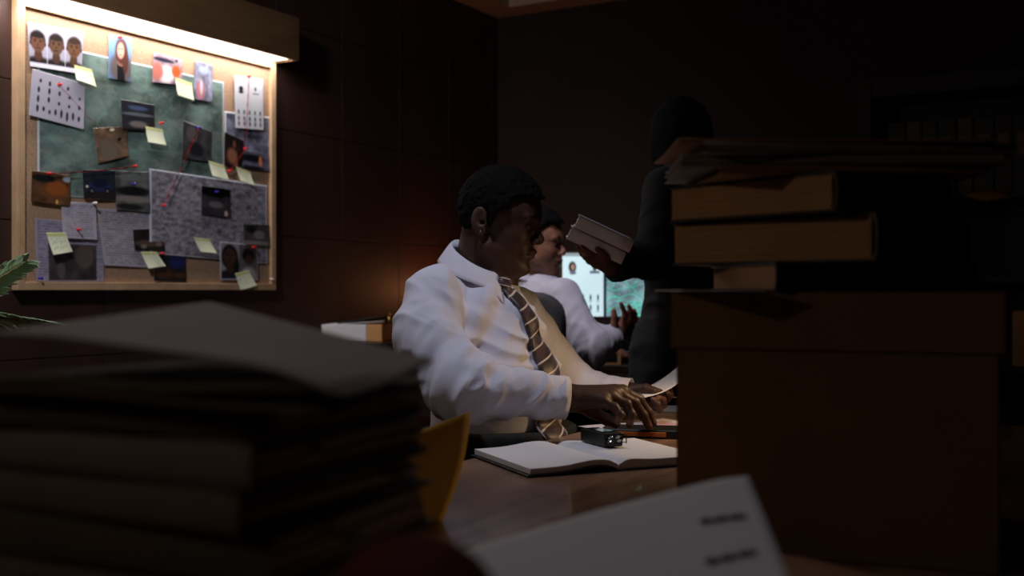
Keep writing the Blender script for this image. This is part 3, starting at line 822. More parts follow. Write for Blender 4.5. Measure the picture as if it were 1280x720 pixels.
V, F, uv, _ = slab_grid(lambda u, v: fw_(u, v) * np.array([.97, .97, 1]) - np.array([0, 0, .006]), 10, 8, .010); link('pages', meshdata('pages', V, F, True), M_cream, white)
hbx = wc[2] - TOP - .040
bm = bmesh.new(); box(bm, (0, 0, hbx / 2), (.11, .10, hbx), .003)
o = obj('card_box', bm, M_boxcard, None, (wc[0], wc[1], TOP), (0, 0, .3)); tagp(o, 'small brown card box propping up the white document folder', 'box')
folder((.285, 1.15, TOP), R(-55), .31, .22, .022, M_kraft, 'kraft folder lying on the desk between the white document folder and the big archive box', None, gap=.002)

# ---------------------------------------------------------------- archive box on the right with its pile
BA = R(-21); BX = .2075 + math.cos(BA) * .1915 - math.sin(BA) * .18; BY = 1.40 + math.sin(BA) * .1915 + math.cos(BA) * .18
abox = empty('archive_box', (BX, BY, TOP), 'large brown cardboard archive box with overhanging lid in the right foreground', 'box', rot=(0, 0, BA))
bm = bmesh.new(); W_, D_, H_ = .378, .36, .29
for (c, s) in (((0, 0, .002), (W_, D_, .004)), ((-W_ / 2 + .002, 0, H_ / 2), (.004, D_, H_)), ((W_ / 2 - .002, 0, H_ / 2), (.004, D_, H_)), ((0, -D_ / 2 + .002, H_ / 2), (W_, .004, H_)), ((0, D_ / 2 - .002, H_ / 2), (W_, .004, H_))):
    box(bm, c, s, .0012, seg=1)
obj('body', bm, M_boxcard, abox)
bm = bmesh.new(); w2, d2 = W_ + .013, D_ + .013; lz = .328; lh = .072
for (c, s) in (((0, 0, lz - .002), (w2, d2, .004)), ((-w2 / 2 + .002, 0, lz - lh / 2), (.004, d2, lh)), ((w2 / 2 - .002, 0, lz - lh / 2), (.004, d2, lh)), ((0, -d2 / 2 + .002, lz - lh / 2), (w2, .004, lh)), ((0, d2 / 2 - .002, lz - lh / 2), (w2, .004, lh))):
    box(bm, c, s, .0015, seg=2)
obj('lid', bm, M_boxcard, abox)
# a second box, further right at the frame's edge
b2 = empty('archive_box', (.97, 1.42, TOP), 'brown cardboard box at the right edge of the picture beyond the big archive box', 'box', rot=(0, 0, R(-4)))
bm = bmesh.new()
for (c, s) in (((0, 0, .002), (.38, .32, .004)), ((-.188, 0, .13), (.004, .32, .26)), ((.188, 0, .13), (.004, .32, .26)), ((0, -.158, .13), (.38, .004, .26)), ((0, .158, .13), (.38, .004, .26))): box(bm, c, s, .0012, seg=1)
obj('body', bm, M_boxcard, b2)
bm = bmesh.new(); box(bm, (0, 0, .268), (.39, .33, .05), .003); obj('lid', bm, M_boxcard, b2)
# this box stands on the desk's right part; side table carries what lies beyond the desk edge

def book(loc, ang, A, B, th, label, group, cov=M_black, pages=M_cream, rot=None, ct=.0032):
    "hardback: local x spine side at +x; fore-edge faces -x; lies flat"
    root = empty('book', loc, label, 'book', group, rot=rot or (0, 0, ang))
    bm = bmesh.new()
    box(bm, (0, 0, ct / 2), (A, B, ct), .0008, seg=1); box(bm, (0, 0, th - ct / 2), (A, B, ct), .0008, seg=1)
    n = 8; prev = None
    for k in range(n + 1):
        a = math.pi * (k / n - .5)
        y = -B / 2 - math.cos(a) * .006; zz_ = th / 2 + math.sin(a) * th / 2; yi = y + ct; zi = th / 2 + math.sin(a) * (th / 2 - ct)
        cur = [bm.verts.new((x, yy, z_)) for x in (-A / 2, A / 2) for (yy, z_) in ((y, zz_), (yi, zi))]
        if prev:
            bm.faces.new((prev[0], cur[0], cur[2], prev[2])); bm.faces.new((prev[1], prev[3], cur[3], cur[1]))
            bm.faces.new((prev[0], prev[1], cur[1], cur[0])); bm.faces.new((prev[2], cur[2], cur[3], prev[3]))
        prev = cur
    obj('cover', bm, cov, root)
    bm = bmesh.new(); m_ = 6
    for k in range(m_):
        h_ = (th - 2 * ct) / m_
        box(bm, (rnd.uniform(-.0006, .0006), .002, ct + h_ * (k + .5)), (A - .009, B - .008, h_ * .985), .0003, None, 1)
    obj('page_block', bm, pages, root)
    return root
# book frame: spine faces local -y, the short page edge seen faces -x
zb = TOP + .328
# bottom book
def corner_book(near, ang, A, B, th, z, label, **k):
    "near: the corner (-x,-y) closest to the viewer"
    ca, sa = math.cos(ang), math.sin(ang)
    cx = near[0] + ca * A / 2 - sa * B / 2; cy = near[1] + sa * A / 2 + ca * B / 2
    return book((cx, cy, z), ang, A, B, th, label, 'thick books on the archive box', **k)
GP = 'papers on top of the book pile'
n1 = px(968, 350, 1.335); corner_book(n1, R(7), .26, .26, .036, zb, 'black hardback lowest in the pile on the archive box', pages=M_cream)
n2b = px(1092, 300, 1.33); corner_book(n2b, R(41), .235, .32, .060, zb + .0365, 'thickest black hardback, second from the bottom on the archive box')
n3 = px(1042, 250, 1.33); corner_book(n3, R(37), .25, .28, .050, zb + .0970, 'black hardback third from the bottom on the archive box')
zc = zb + .1476
pc = px(1035, 210, 1.50)
for i, (cv, th, dx, an, lab, tb) in enumerate(((M_kraft, .010, -.005, 2, 'kraft folder lying directly on the three black hardbacks', None), (M_greycard, .013, -.012, -3, 'grey folder of papers above the kraft folder on the book pile', None), (M_greycard, .014, .0, 4, 'upper grey folder with an orange corner near the top of the book pile', None), (M_kraft, .0045, -.022, 0, 'thin kraft folder topmost on the archive box pile', None))):
    f = folder((pc[0] + dx, pc[1], zc), R(an), .40 if i else .34, .24, th, cv, lab, GP, gap=.0, pages=M_greycard)
    if i == 2:
        bm = bmesh.new(); box(bm, (.205, -.05, th * .5), (.034, .07, .003), .001, Matrix.Rotation(.25, 4, 'Y'), 1); obj('divider_tab', bm, M_yellow, f)
    zc += th + .0008
# white slip between box lid and the pile
bm = bmesh.new(); box(bm, (0, 0, .0008), (.10, .18, .0012), .0003)
pw = px(885, 363, 1.36); o = obj('paper_slip', bm, M_paper, None, (pw[0] + .005, pw[1] + .04, zb), (0, 0, .05)); tagp(o, 'white slip of paper on the archive box lid beside the lowest book', 'paper')

# ---------------------------------------------------------------- things on the desk in front of the man
# open notebook
SP = np.array([-.404, .914]); SR = np.array([.914, .404])
nbo = np.array([.140, 2.112])
note = empty('notebook', (nbo[0], nbo[1], TOP), 'open notebook with blank white pages and black cover on the desk', 'notebook', rot=(0, 0, math.atan2(SR[1], SR[0])))
# local x towards the right page, y along the spine away from the camera
def page(side, z0, lift, wd, th, name, m, ex=0.0):
    def fnp(u, v):
        x = side * (.002 + u * wd); y = (v - .5) * (.262 + ex)
        h = z0 + lift * (np.exp(-((u - .10) / .18) ** 2)) * (1.0) + (.006 * u ** 2 * (side < 0)) - lift * .9 * np.exp(-(u / .05) ** 2)
        return np.stack([x, y, h + 0 * v], 1)
    V, F, uv, _ = slab_grid(fnp, 30, 10, th)
    if side < 0: F = F[:, ::-1]; 
    if side < 0:
        n = len(V) // 2; 
    return link(name, meshdata(name, V, F, True), m, note)
def slab2(fnz_top, fnz_bot, x0, x1, y0, y1, name, m, par, nx=30):
    V = []; F = []
    for i in range(nx + 1):
        t = i / nx; x = x0 + (x1 - x0) * t
        for y in (y0, y1):
            V.append((x, y, fnz_top(x))); V.append((x, y, fnz_bot(x)))
    for i in range(nx):
        a = 4 * i; b = 4 * (i + 1)
        F += [(a, b, b + 2, a + 2), (a + 1, a + 3, b + 3, b + 1), (a, a + 1, b + 1, b), (a + 2, b + 2, b + 3, a + 3)]
    F += [(0, 2, 3, 1), (4 * nx, 4 * nx + 1, 4 * nx + 3, 4 * nx + 2)]
    bm = bmesh.new(); vs = [bm.verts.new(v) for v in V]
    for f in F: bm.faces.new([vs[i] for i in f])
    o = obj(name, bm, m, par)
    md = o.modifiers.new('b', 'BEVEL'); md.width = .0006; md.segments = 1
    return o
rt = lambda x: .011 + .007 * (1 - math.exp(-((x) / .012) ** 2)) + .003 * math.exp(-((x - .03) / .03) ** 2)
lt = lambda x: .010 + .006 * (1 - math.exp(-(x / .012) ** 2)) + .008 * math.exp(-((x + .045) / .05) ** 2)
slab2(rt, lambda x: .0032, .0006, .186, -.131, .131, 'right_pages', M_paper, note)
slab2(lt, lambda x: lt(x) - .0085 - .002 * (1 if x < -.02 else x / -.02), -.176, -.0006, -.131, .131, 'left_pages', M_paper, note)
slab2(lambda x: .0030, lambda x: .0002, 0, .192, -.135, .135, 'cover', M_black, note)
slab2(lambda x: lt(x) - .0110 if x < -.02 else .0030, lambda x: (lt(x) - .0135) if x < -.02 else .0002, -.182, 0, -.135, .135, 'cover', M_blackp, note)
# voice recorder on the notebook
rp = px(768, 560, 2.15)
recd = np.array([-.42, .907]); ra = math.atan2(recd[1], recd[0])
rz = TOP + .0205
rec = empty('voice_recorder', (rp[0] - .002 + recd[0] * .048, rp[1] + recd[1] * .048, rz), 'black handheld voice recorder lying on the open notebook', 'recorder', rot=(0, 0, ra - math.pi / 2))
bm = bmesh.new(); box(bm, (0, 0, .0145), (.042, .100, .027), .004, seg=3); obj('body', bm, M_blackp, rec)
bm = bmesh.new(); box(bm, (0, -.004, .0288), (.028, .05, .0014), .0005); obj('display', bm, M_glass, rec)
for sx in (-1, 1):
    bm = bmesh.new(); tube(bm, [(sx * .011, -.049, .016), (sx * .009, -.056, .018), (sx * .007, -.058, .018)], [.0075, .0078, .006], 14); obj('microphone', bm, M_chrome, rec)
for sx in (-1, 1):
    bm = bmesh.new(); tube(bm, [(sx * .019, -.046, .010), (sx * .021, -.062, .010), (sx * .021, -.062, .024), (sx * .019, -.046, .024)], .0016, 6); obj('guard', bm, M_blackp, rec)
for k in range(3):
    bm = bmesh.new(); box(bm, ((k - 1) * .010, .034, .0288), (.007, .006, .0016), .0005); obj('button', bm, M_chrome, rec)
# flat tray/tablet with orange edge under the fingers
def flat(name, px_, ang, s, m, label, cat, z=TOP, bev=.002, grp=None):
    bm = bmesh.new(); box(bm, (0, 0, s[2] / 2), s, bev)
    o = obj(name, bm, m, None, (px_[0], px_[1], z), (0, 0, ang)); tagp(o, label, cat, grp); return o
q = px(815, 545, 2.43)
ph_ = empty('wallet', (q[0] + .02, 2.47, TOP), 'black leather organiser with an orange edge under the man\'s fingertips', 'organiser', rot=(0, 0, R(-12)))
bm = bmesh.new(); box(bm, (0, 0, .0095), (.25, .10, .019), .004, seg=3); obj('cover', bm, M_black, ph_)
bm = bmesh.new(); box(bm, (-.045, -.0495, .0095), (.13, .006, .010), .001); obj('edge', bm, mat('orange_edge', (.75, .42, .15), .6), ph_)
def p_sheet(u, v):
    c = const(u, (.84, .82, .86)); c = put(c, rect(u, v, .1, .5, .2, .6), (.55, .5, .6), .7); c = put(c, rect(u, v, .6, .9, .3, .8), (.7, .45, .5), .6); return c
def lay(name, c, ang, w, h, z, paint, label, lift=.0, m=M_matte, cat='paper'):
    def f_(u, v):
        return np.stack([(u - .5) * w, (v - .5) * h, .0006 + lift * np.maximum(0, u - .5) ** 2 * 4 + .0008 * np.sin(u * 6)], 1)
    V, F, uv, col = slab_grid(f_, 30, 24, .0004, paint)
    o = link(name, meshdata(name, V, F, True, col, uv=uv), m, None, (c[0], c[1], z), (0, 0, ang)); tagp(o, label, cat); return o
q = px(795, 522, 2.62); pad_c = (q[0] + .14, q[1] + .15)
pad = empty('desk_pad', (pad_c[0] + .02, pad_c[1] + .02, TOP), 'beige card folder lying flat on the desk beyond the man\'s hands', 'folder', rot=(0, 0, DROT))
bm = bmesh.new(); box(bm, (0, 0, .004), (.36, .30, .006), .001); obj('cover', bm, M_cream, pad)
bm = bmesh.new(); box(bm, (0, 0, .0085), (.34, .28, .003), .0005); obj('pages', bm, M_cream, pad)
lay('printed_sheet', px(800, 528, 2.55), R(28), .24, .16, TOP + .0102, p_sheet, 'printed white sheet between the man\'s hand and the beige folder', .006)
q = px(850, 505, 2.95); lay('printed_sheet', (q[0], q[1] - .02), R(-20), .10, .15, TOP + .0102, lambda u, v: const(u, (.85, .85, .86)), 'small white sheet on the beige folder beside the big box', .02)
# white cord loop
bm = bmesh.new(); pts = [px(823, 513, 2.62), px(830, 506, 2.64), px(834, 499, 2.66), px(838, 496, 2.68), px(850, 497, 2.70), px(872, 503, 2.74)]
pts = [np.array([p[0], p[1], max(p[2], TOP + .0125)]) for p in pts]; pts += [np.array([.55, 2.72, TOP + .012]), np.array([.60, 2.7, TOP + .0035])]
o0 = pts[0].copy(); tube(bm, [p - o0 for p in pts], .0022, 8); o = obj('cable', bm, M_whitep, None, tuple(o0)); tagp(o, 'thin white cable looping up beside the held paper', 'cable')

# desk lamp, behind the big box: warm light on the man's work
LP_ = np.array([.66, 2.42])
lamp = empty('desk_lamp', (LP_[0], LP_[1], TOP), 'warm desk lamp with black shade standing behind the archive box', 'lamp')
bm = bmesh.new(); lathe(bm, [(0, 0), (.08, 0), (.08, .012), (.05, .02), (.012, .026), (0, .026)], 32); obj('base', bm, M_blackp, lamp)
bm = bmesh.new(); tube(bm, [(0, 0, .02), (.02, .02, .14), (.0, .02, .26), (-.05, .0, .33)], .006, 10); obj('arm', bm, M_brass, lamp)
hd = np.array([-.08, -.01, .31]); dirn = np.array([-.80, -.12, -.60]); dirn /= np.linalg.norm(dirn)
zz_ = -dirn; xx_ = np.cross((0, 1, 0), zz_); xx_ /= np.linalg.norm(xx_); yy_ = np.cross(zz_, xx_)
Ml = frame_mat(hd, xx_, yy_, zz_)
bm = bmesh.new(); lathe(bm, [(.022, .05), (.026, .045), (.05, .0), (.062, -.045), (.060, -.045), (.048, .0), (.022, .04)], 32)
for v in bm.verts: v.co = Ml @ v.co
obj('shade', bm, M_blackp, lamp)
bm = bmesh.new(); bmesh.ops.create_uvsphere(bm, u_segments=20, v_segments=12, radius=.020)
for v in bm.verts: v.co = Ml @ (v.co + Vector((0, 0, .005)))
obj('bulb', bm, M_bulb, lamp, smooth=True)
LAMP_POS = np.array([LP_[0], LP_[1], TOP]) + hd + dirn * .035
LAMP_DIR = dirn

# ---------------------------------------------------------------- cabinet and its things by the left wall
# low cabinet against the left wall
def wl(t, off, z): return WB + D1 * t + NB * off + np.array([0, 0, z])
cz = .868
cab = empty('low_cabinet', tuple(wl(.66, .22, 0)), 'low dark wood cabinet against the left wall behind the man', 'cabinet', rot=(0, 0, DROT))
# local x = away from the wall, y = along D1
bm = bmesh.new(); box(bm, (0, 0, cz / 2 + .02), (.40, 1.50, cz - .08), .003); obj('body', bm, M_darkwood, cab)
bm = bmesh.new(); box(bm, (0, 0, cz - .010), (.42, 1.54, .02), .004); obj('top', bm, M_darkwood, cab)
bm = bmesh.new(); box(bm, (0, 0, .03), (.36, 1.46, .06), .002); obj('plinth', bm, M_black, cab)
for k in range(3):
    bm = bmesh.new(); box(bm, (.206, (k - 1) * .49, cz / 2 + .02), (.012, .47, cz - .12), .002); dr = obj('door', bm, M_darkwood, cab)
    bm = bmesh.new(); tube(bm, [(.214, (k - 1) * .49 + .19, .50), (.232, (k - 1) * .49 + .19, .50), (.232, (k - 1) * .49 + .19, .60), (.214, (k - 1) * .49 + .19, .60)], .004, 8); obj('handle', bm, M_brass, dr)
wbx = px(452, 424, 4.78); 
tt = tz(wbx)[0]
hb = empty('file_box', tuple(wl(.313, .20, cz)), 'flat cream file box with tan end lying on the low cabinet', 'box', rot=(0, 0, R(-4)))
bm = bmesh.new(); box(bm, (-.055, 0, .035), (.185, .24, .07), .004); obj('body', bm, M_paper, hb)
bm = bmesh.new(); box(bm, (.070, 0, .035), (.065, .24, .07), .004); obj('end_panel', bm, mat('tan_card', (.80, .58, .36), .7), hb)
hbp = np.array(hb.location)
def fnf(u, v):
    return np.stack([(u - .5) * .20, (v - .5) * .18, .004 + .030 * u * (1 - .4 * v) + .004 * np.sin(v * 7)], 1)
V, F, uv, _ = slab_grid(fnf, 14, 12, .003); o = link('open_folder', meshdata('open_folder', V, F, True), M_black, None, (hbp[0] + .0, hbp[1], cz + .071), (0, 0, R(5))); tagp(o, 'black half-open folder on top of the cream file box', 'folder')
V, F, uv, _ = slab_grid(lambda u, v: fnf(u, v) * np.array([.92, 1.05, .35]), 14, 12, .002); o2 = link('pages', meshdata('pages', V, F, True), M_paper, o)
root = empty('hand_bell', (hbp[0] + .115, hbp[1] - .03, cz + .071), 'small round brass object on the cream file box', 'ornament')
bm = bmesh.new(); lathe(bm, [(0, 0), (.016, 0), (.020, .012), (.014, .026), (.004, .034), (0, .035)], 24); obj('dome', bm, M_brass, root)
bm = bmesh.new(); bmesh.ops.create_uvsphere(bm, u_segments=12, v_segments=8, radius=.005)
for v in bm.verts: v.co.z += .038
obj('knob', bm, M_brass, root, smooth=True)
# small lamp on the cabinet, hidden behind the man: warm glow on the panels
sl = wl(1.10, .20, cz)
cl = empty('table_lamp', tuple(sl), 'small warm table lamp on the low cabinet behind the man', 'lamp')
bm = bmesh.new(); lathe(bm, [(0, 0), (.05, 0), (.05, .01), (.012, .02), (.008, .10), (0, .10)], 24); obj('base', bm, M_brass, cl)
bm = bmesh.new(); lathe(bm, [(.055, .08), (.040, .18), (.039, .18), (.054, .08)], 24); obj('lamp_shade', bm, M_cream, cl)
bm = bmesh.new(); bmesh.ops.create_uvsphere(bm, u_segments=16, v_segments=10, radius=.016)
for v in bm.verts: v.co.z += .122
obj('bulb', bm, M_bulb, cl, smooth=True)
GLOW_POS = sl + np.array([0, 0, .20])

# ---------------------------------------------------------------- palm at the left
pb = np.array([-1.45, 2.72, 0])
palm = empty('potted_palm', tuple(pb), 'potted palm with yellow midribs reaching in from the left edge', 'plant')
bm = bmesh.new(); lathe(bm, [(0, 0), (.12, 0), (.15, .28), (.16, .30), (.15, .30), (.14, .27), (0, .27)], 32); obj('pot', bm, M_pot, palm)
bm = bmesh.new(); lathe(bm, [(0, .272), (.139, .274)], 24); obj('soil', bm, M_soil, palm)
def frond(pts, n=16, tw=0.0, ll=.13, name='frond', w=.007, fold=.5, spread=.75, start=.25):
    pts = [np.array(p, float) - pb for p in pts]
    def cr(t):
        m = len(pts) - 1; x = t * m; i = min(int(x), m - 1); f = x - i
        p0 = pts[max(i - 1, 0)]; p1 = pts[i]; p2 = pts[i + 1]; p3 = pts[min(i + 2, m)]
        return .5 * ((2 * p1) + (-p0 + p2) * f + (2 * p0 - 5 * p1 + 4 * p2 - p3) * f * f + (-p0 + 3 * p1 - 3 * p2 + p3) * f ** 3)
    bm = bmesh.new(); rs = np.linspace(0, 1, 20)
    tube(bm, [cr(t) for t in rs], [.006 * (1 - .8 * t) for t in rs], 8); rib = obj('midrib', bm, M_rachis, palm)
    V = []; F = []
    for k in range(n):
        t = start + (1 - start) * k / (n - 1) * .985; c = cr(t); tg = cr(min(t + .02, 1)) - cr(max(t - .02, 0)); tg /= np.linalg.norm(tg)
        side = np.cross(tg, (0, 0, 1)); side /= np.linalg.norm(side) + 1e-9; up = np.cross(side, tg); side, up = side * math.cos(tw) + up * math.sin(tw), up * math.cos(tw) - side * math.sin(tw)
        L_ = ll * (1 - .55 * ((t - start) / (1 - start)) ** 2) * rnd.uniform(.85, 1.1)
        for s in (-1, 1):
            d = tg * spread + side * s * .55 + up * fold * rnd.uniform(.6, 1.1); d /= np.linalg.norm(d)
            wv = np.cross(d, up); wv /= np.linalg.norm(wv)
            b = len(V); m = 6
            for j in range(m + 1):
                q = j / m; cc = c + d * L_ * q + np.array([0, 0, -.18 * L_ * q * q]); ww = w * math.sin(math.pi * min(.12 + q * .88, 1)) ** .7 * (1 if q < 1 else .02)
                V += [cc - wv * ww, cc + up * ww * .35, cc + wv * ww]
            for j in range(m):
                a = b + 3 * j; F += [(a, a + 1, a + 4, a + 3), (a + 1, a + 2, a + 5, a + 4)]
    o = link('leaflets', meshdata('leaflets', V, F, True), M_leaf, rib)
    md = o.modifiers.new('s', 'SOLIDIFY'); md.thickness = .0006
crown = pb + np.array([0, 0, .3])
def P3(x, y, D): return px(x, y, D)
frond([crown, pb + (.03, -.02, .8), P3(-60, 400, 2.66), P3(-20, 362, 2.64), P3(28, 330, 2.62)], 44, ll=.105, tw=.75, w=.0065, fold=.30, spread=1.2)
frond([crown, pb + (.05, .0, .72), P3(-90, 396, 2.56), P3(-25, 394, 2.56), P3(40, 402, 2.56), P3(80, 409, 2.56)], 32, ll=.085, tw=.6, w=.006, fold=.15, spread=1.3)
frond([crown, pb + (.04, .03, .75), P3(-110, 420, 2.75), P3(-60, 385, 2.76), P3(-22, 372, 2.78)], 20, ll=.12, fold=.1, spread=1.2)
frond([crown, pb + (-.05, .1, .8), pb + (-.10, .1, 1.2), pb + (-.14, .22, 1.35)], 20, ll=.16)
frond([crown, pb + (-.05, -.1, .7), pb + (-.1, -.35, 1.0), pb + (-.12, -.6, 1.02)], 20, ll=.16)
frond([crown, pb + (.0, .1, .7), pb + (-.0, .22, 1.0), pb + (-.05, .33, 1.02)], 16, ll=.12)

# ---------------------------------------------------------------- people
def head_sdf(L, p):
    "head in its own frame: x face, y left, z up"
    X, Y, Z = L.T
    S = np.stack([X, np.abs(Y), Z], 1)
    d = s_ell(L, (.006, 0, .034), (.092, .076, .090))
    d = smin(d, s_ell(L, (.045, 0, .028), (.056, .062, .062)), .02)
    d = smin(d, s_ell(L, (.036, 0, -.030), (.056, .060, .075)), .02)
    d = smin(d, s_ell(S, (.052, .030, -.025), (.034, .030, .030)), .018)     # cheek
    d = smin(d, s_cap(S, (.0, .052, -.060), (.070, .016, -.098), .020, .016), .022)  # jaw line
    d = smin(d, s_ell(L, (.050, 0, -.078), (.040, .036, .032)), .015)
    d = smin(d, s_sphere(L, (.083, 0, -.100), .0155), .016)                  # chin
    d = smin(d, s_ell(L, (.078, 0, -.062), (.022, .032, .026)), .012)        # muzzle
    d = smax(d, -s_ell(S, (.103, .034, .004), (.019, .021, .014)), .014)     # sockets
    d = smin(d, s_cap(S, (.0945, .008, .020), (.084, .048, .022), .008, .006), .012)  # brow
    d = smin(d, s_sphere(S, (.0785, .0325, .0015), .0142), .003)              # lids
    nw = p.get('nose', 1.0)
    d = smin(d, s_cap(L, (.0935, 0, .012), (.1085, 0, -.024), .0065, .0085 * nw), .010)
    d = smin(d, s_sphere(L, (.1085, 0, -.027), .0105 * nw), .006)
    d = smin(d, s_ell(S, (.1030, .0135 * nw, -.0325), (.011, .0088 * nw, .0085)), .005)
    d = smax(d, -s_ell(S, (.1055, .0075 * nw, -.0395), (.0052, .0042, .004)), .003)
    lp = p.get('lip', 1.0)
    d = smin(d, s_ell(L, (.0955, 0, -.0575), (.0125, .0245, .0070 * lp)), .004)
    d = smin(d, s_ell(L, (.0930, 0, -.0690), (.0120, .0205, .0072 * lp)), .004)
    d = smax(d, -(s_cap(S, (.109, 0, -.0630), (.088, .026, -.0645), .0016, .0016)), .002)
    d = smax(d, -s_ell(L, (.1035, 0, -.0835), (.010, .02, .0055)), .010)
    # ears
    e = s_ell(S, (-.020, .080, .0), (.019, .0085, .032))
    e = smin(e, s_ell(S, (-.012, .075, -.024), (.010, .007, .012)), .006)
    e = smax(e, -s_ell(S, (-.015, .0885, .003), (.0105, .0065, .019)), .004)
    e = smax(e, -s_sphere(S, (-.011, .080, -.006), .006), .003)
    d = smin(d, e, .005)
    return d * .9

def head_color(L, p):
    n = fbm2(L[:, 0] * 40, L[:, 2] * 40 + L[:, 1] * 20, 2, 3)
    c = const(L[:, 0], p['skin']) * (.93 + .14 * n)[:, None]
    m = 1 - ss(.8, 1.15, np.sqrt(((L[:, 1]) / .027) ** 2 + ((L[:, 2] + .0635) / .0145) ** 2)); m = m * (L[:, 0] > .082)
    c = put(c, m, p['lip_c'], .8)
    aY = np.abs(L[:, 1])
    br = (1 - ss(.7, 1.1, np.sqrt(((aY - .030) / .024) ** 2 + ((L[:, 2] - .0265 + 3 * (aY - .03) ** 2 / .03) / .0050) ** 2))) * (L[:, 0] > .06)
    c = put(c, br, p['brow'], .85)
    la = (1 - ss(.6, 1.1, np.sqrt(((aY - .0325) / .0150) ** 2 + ((L[:, 2] + .0065 + p.get('lash', 0)) / .0022) ** 2))) * (L[:, 0] > .08)
    c = put(c, la, (.03, .02, .02), .9)
    if p.get('beard'):
        b = ss(-.035, -.06, L[:, 2]) * ss(-.02, .0, L[:, 0]) * (1 - m); c = put(c, b, (.16, .11, .09), p['beard'])
    return c

def hair_sdf(P, H, line, thick=.012, front=.086, tex=.0022, fz=.072, freq=230):
    L = H.loc(P); X, Y, Z = L.T
    d = s_ell(L, (.006, 0, .034), (.092, .076, .090))
    d = smin(d, s_ell(L, (.045, 0, .028), (.056, .062, .062)), .02) - thick
    xs, zs_ = zip(*line)
    g = (np.interp(X, xs, zs_) - Z) * .75
    d = smax(d, g, .008)
    S = np.stack([X, np.abs(Y), Z], 1)
    d = smax(d, -s_ell(S, (-.018, .090, -.004), (.026, .024, .038)), .004)
    n = vn(P * freq); n2__ = vn(P * freq * .45 + 9)
    return d - (n - .5) * tex * 1.4 - (n2__ - .5) * tex * 2

def man_hand(P, J, scale=1.0, pal=.0):
    "J: dict wrist, knuckles[4], fingers[4] lists of joints, thumb list"
    W = J['w']; d = None
    kr = [.0130, .0134, .0128, .0118]
    for K, r in zip(J['k'], kr):
        c = s_cap(P, W, K, .017 * scale, r * scale)
        d = c if d is None else smin(d, c, .014 * scale)
    fr = [(.0098, .0090, .0082, .0072), (.0102, .0094, .0084, .0074), (.0096, .0088, .0080, .0070), (.0086, .0078, .0070, .0062)]
    F_ = None
    for K, f, r in zip(J['k'], J['f'], fr):
        ch = [K] + f; g = None
        for i in range(len(ch) - 1):
            c = s_cap(P, ch[i], ch[i + 1], r[i] * scale, r[i + 1] * scale)
            g = c if g is None else smin(g, c, .0035 * scale)
        for i in (1, 2):
            g = smin(g, s_sphere(P, ch[i], r[i] * 1.06 * scale), .004 * scale)
        F_ = g if F_ is None else smin(F_, g, .0012)
    d = smin(d, F_, .006 * scale)
    t = J['t']; g = None
    for i, r in zip(range(len(t) - 1), ((.017, .013), (.0125, .0108), (.0108, .0086))):
        c = s_cap(P, t[i], t[i + 1], r[0] * scale, r[1] * scale); g = c if g is None else smin(g, c, .005)
    return smin(d, g, .008 * scale)

def nails(parent, J, Hn, mtl, which=(0, 1, 2, 3), s=1.0):
    pass

def folds(P, A, n_hi, n_lo, seed, warp=.5):
    "ridged anisotropic noise: folds run across direction A"
    A = np.asarray(A, float); A /= np.linalg.norm(A)
    t = P @ A
    q = P * n_lo + np.outer(t, A) * (n_hi - n_lo)
    w = vn(P * n_lo * 1.7 + seed) - .5
    r = vn(q + seed + w[:, None] * warp * 2)
    r2 = vn(q * 1.9 + seed * 2 + w[:, None])
    return 1 - np.abs(2 * r - 1) * 1.7 + .35 * (1 - np.abs(2 * r2 - 1) * 2)

# ================= man in the foreground
PY = R(-39)
PO = np.array([-.052, 2.60, 0])
B1 = Fr(PO, PY)
H1 = Fr(px(620, 277, 2.585), R(-13), R(9), R(2), 1.0)
man = empty('person', (PO[0], PO[1], 0), 'seated man in white shirt and striped tie reading papers at the long desk', 'person')
skin1 = dict(skin=(.285, .195, .165), lip_c=(.30, .17, .15), brow=(.06, .045, .04), nose=1.18, lip=1.25, lash=.003)
shR = px(541, 370, 2.44); miR = px(533, 425, 2.37); elR = px(580, 486, 2.27); wrR = px(708, 497, 2.315)
shL = B1.w((-.03, .135, 1.02)); elL = px(715, 484, 2.78); wrL = px(788, 492, 2.72)
handR = dict(w=px(716, 497, 2.32),
    k=[px(778, 489, 2.385), px(771, 491, 2.36), px(763, 495, 2.335), px(753, 501, 2.31)],
    f=[[px(799, 499, 2.41), px(810, 515, 2.42), px(817, 529, 2.425)],
       [px(793, 503, 2.375), px(804, 519, 2.385), px(811, 533, 2.39)],
       [px(783, 505, 2.34), px(789, 518, 2.34), px(787, 531, 2.335)],
       [px(768, 509, 2.31), px(775, 518, 2.305), px(772, 528, 2.30)]],
    t=[px(722, 503, 2.37), px(740, 514, 2.40), px(757, 524, 2.41), px(770, 530, 2.41)])
handL = dict(w=px(790, 492, 2.72),
    k=[px(812, 505, 2.66), px(814, 500, 2.69), px(816, 497, 2.72), px(817, 494, 2.75)],
    f=[[px(824, 512, 2.60), px(822, 505, 2.58), px(816, 499, 2.585)],
       [px(829, 506, 2.63), px(829, 500, 2.60), px(823, 497, 2.59)],
       [px(834, 499, 2.68), px(838, 494, 2.65), px(834, 491, 2.64)],
       [px(832, 494, 2.73), px(838, 490, 2.70), px(838, 487, 2.69)]],
    t=[px(798, 488, 2.67), px(808, 486, 2.64), px(817, 489, 2.63), px(825, 490, 2.635)])
nkB = B1.w((-.035, 0, 1.105)); 
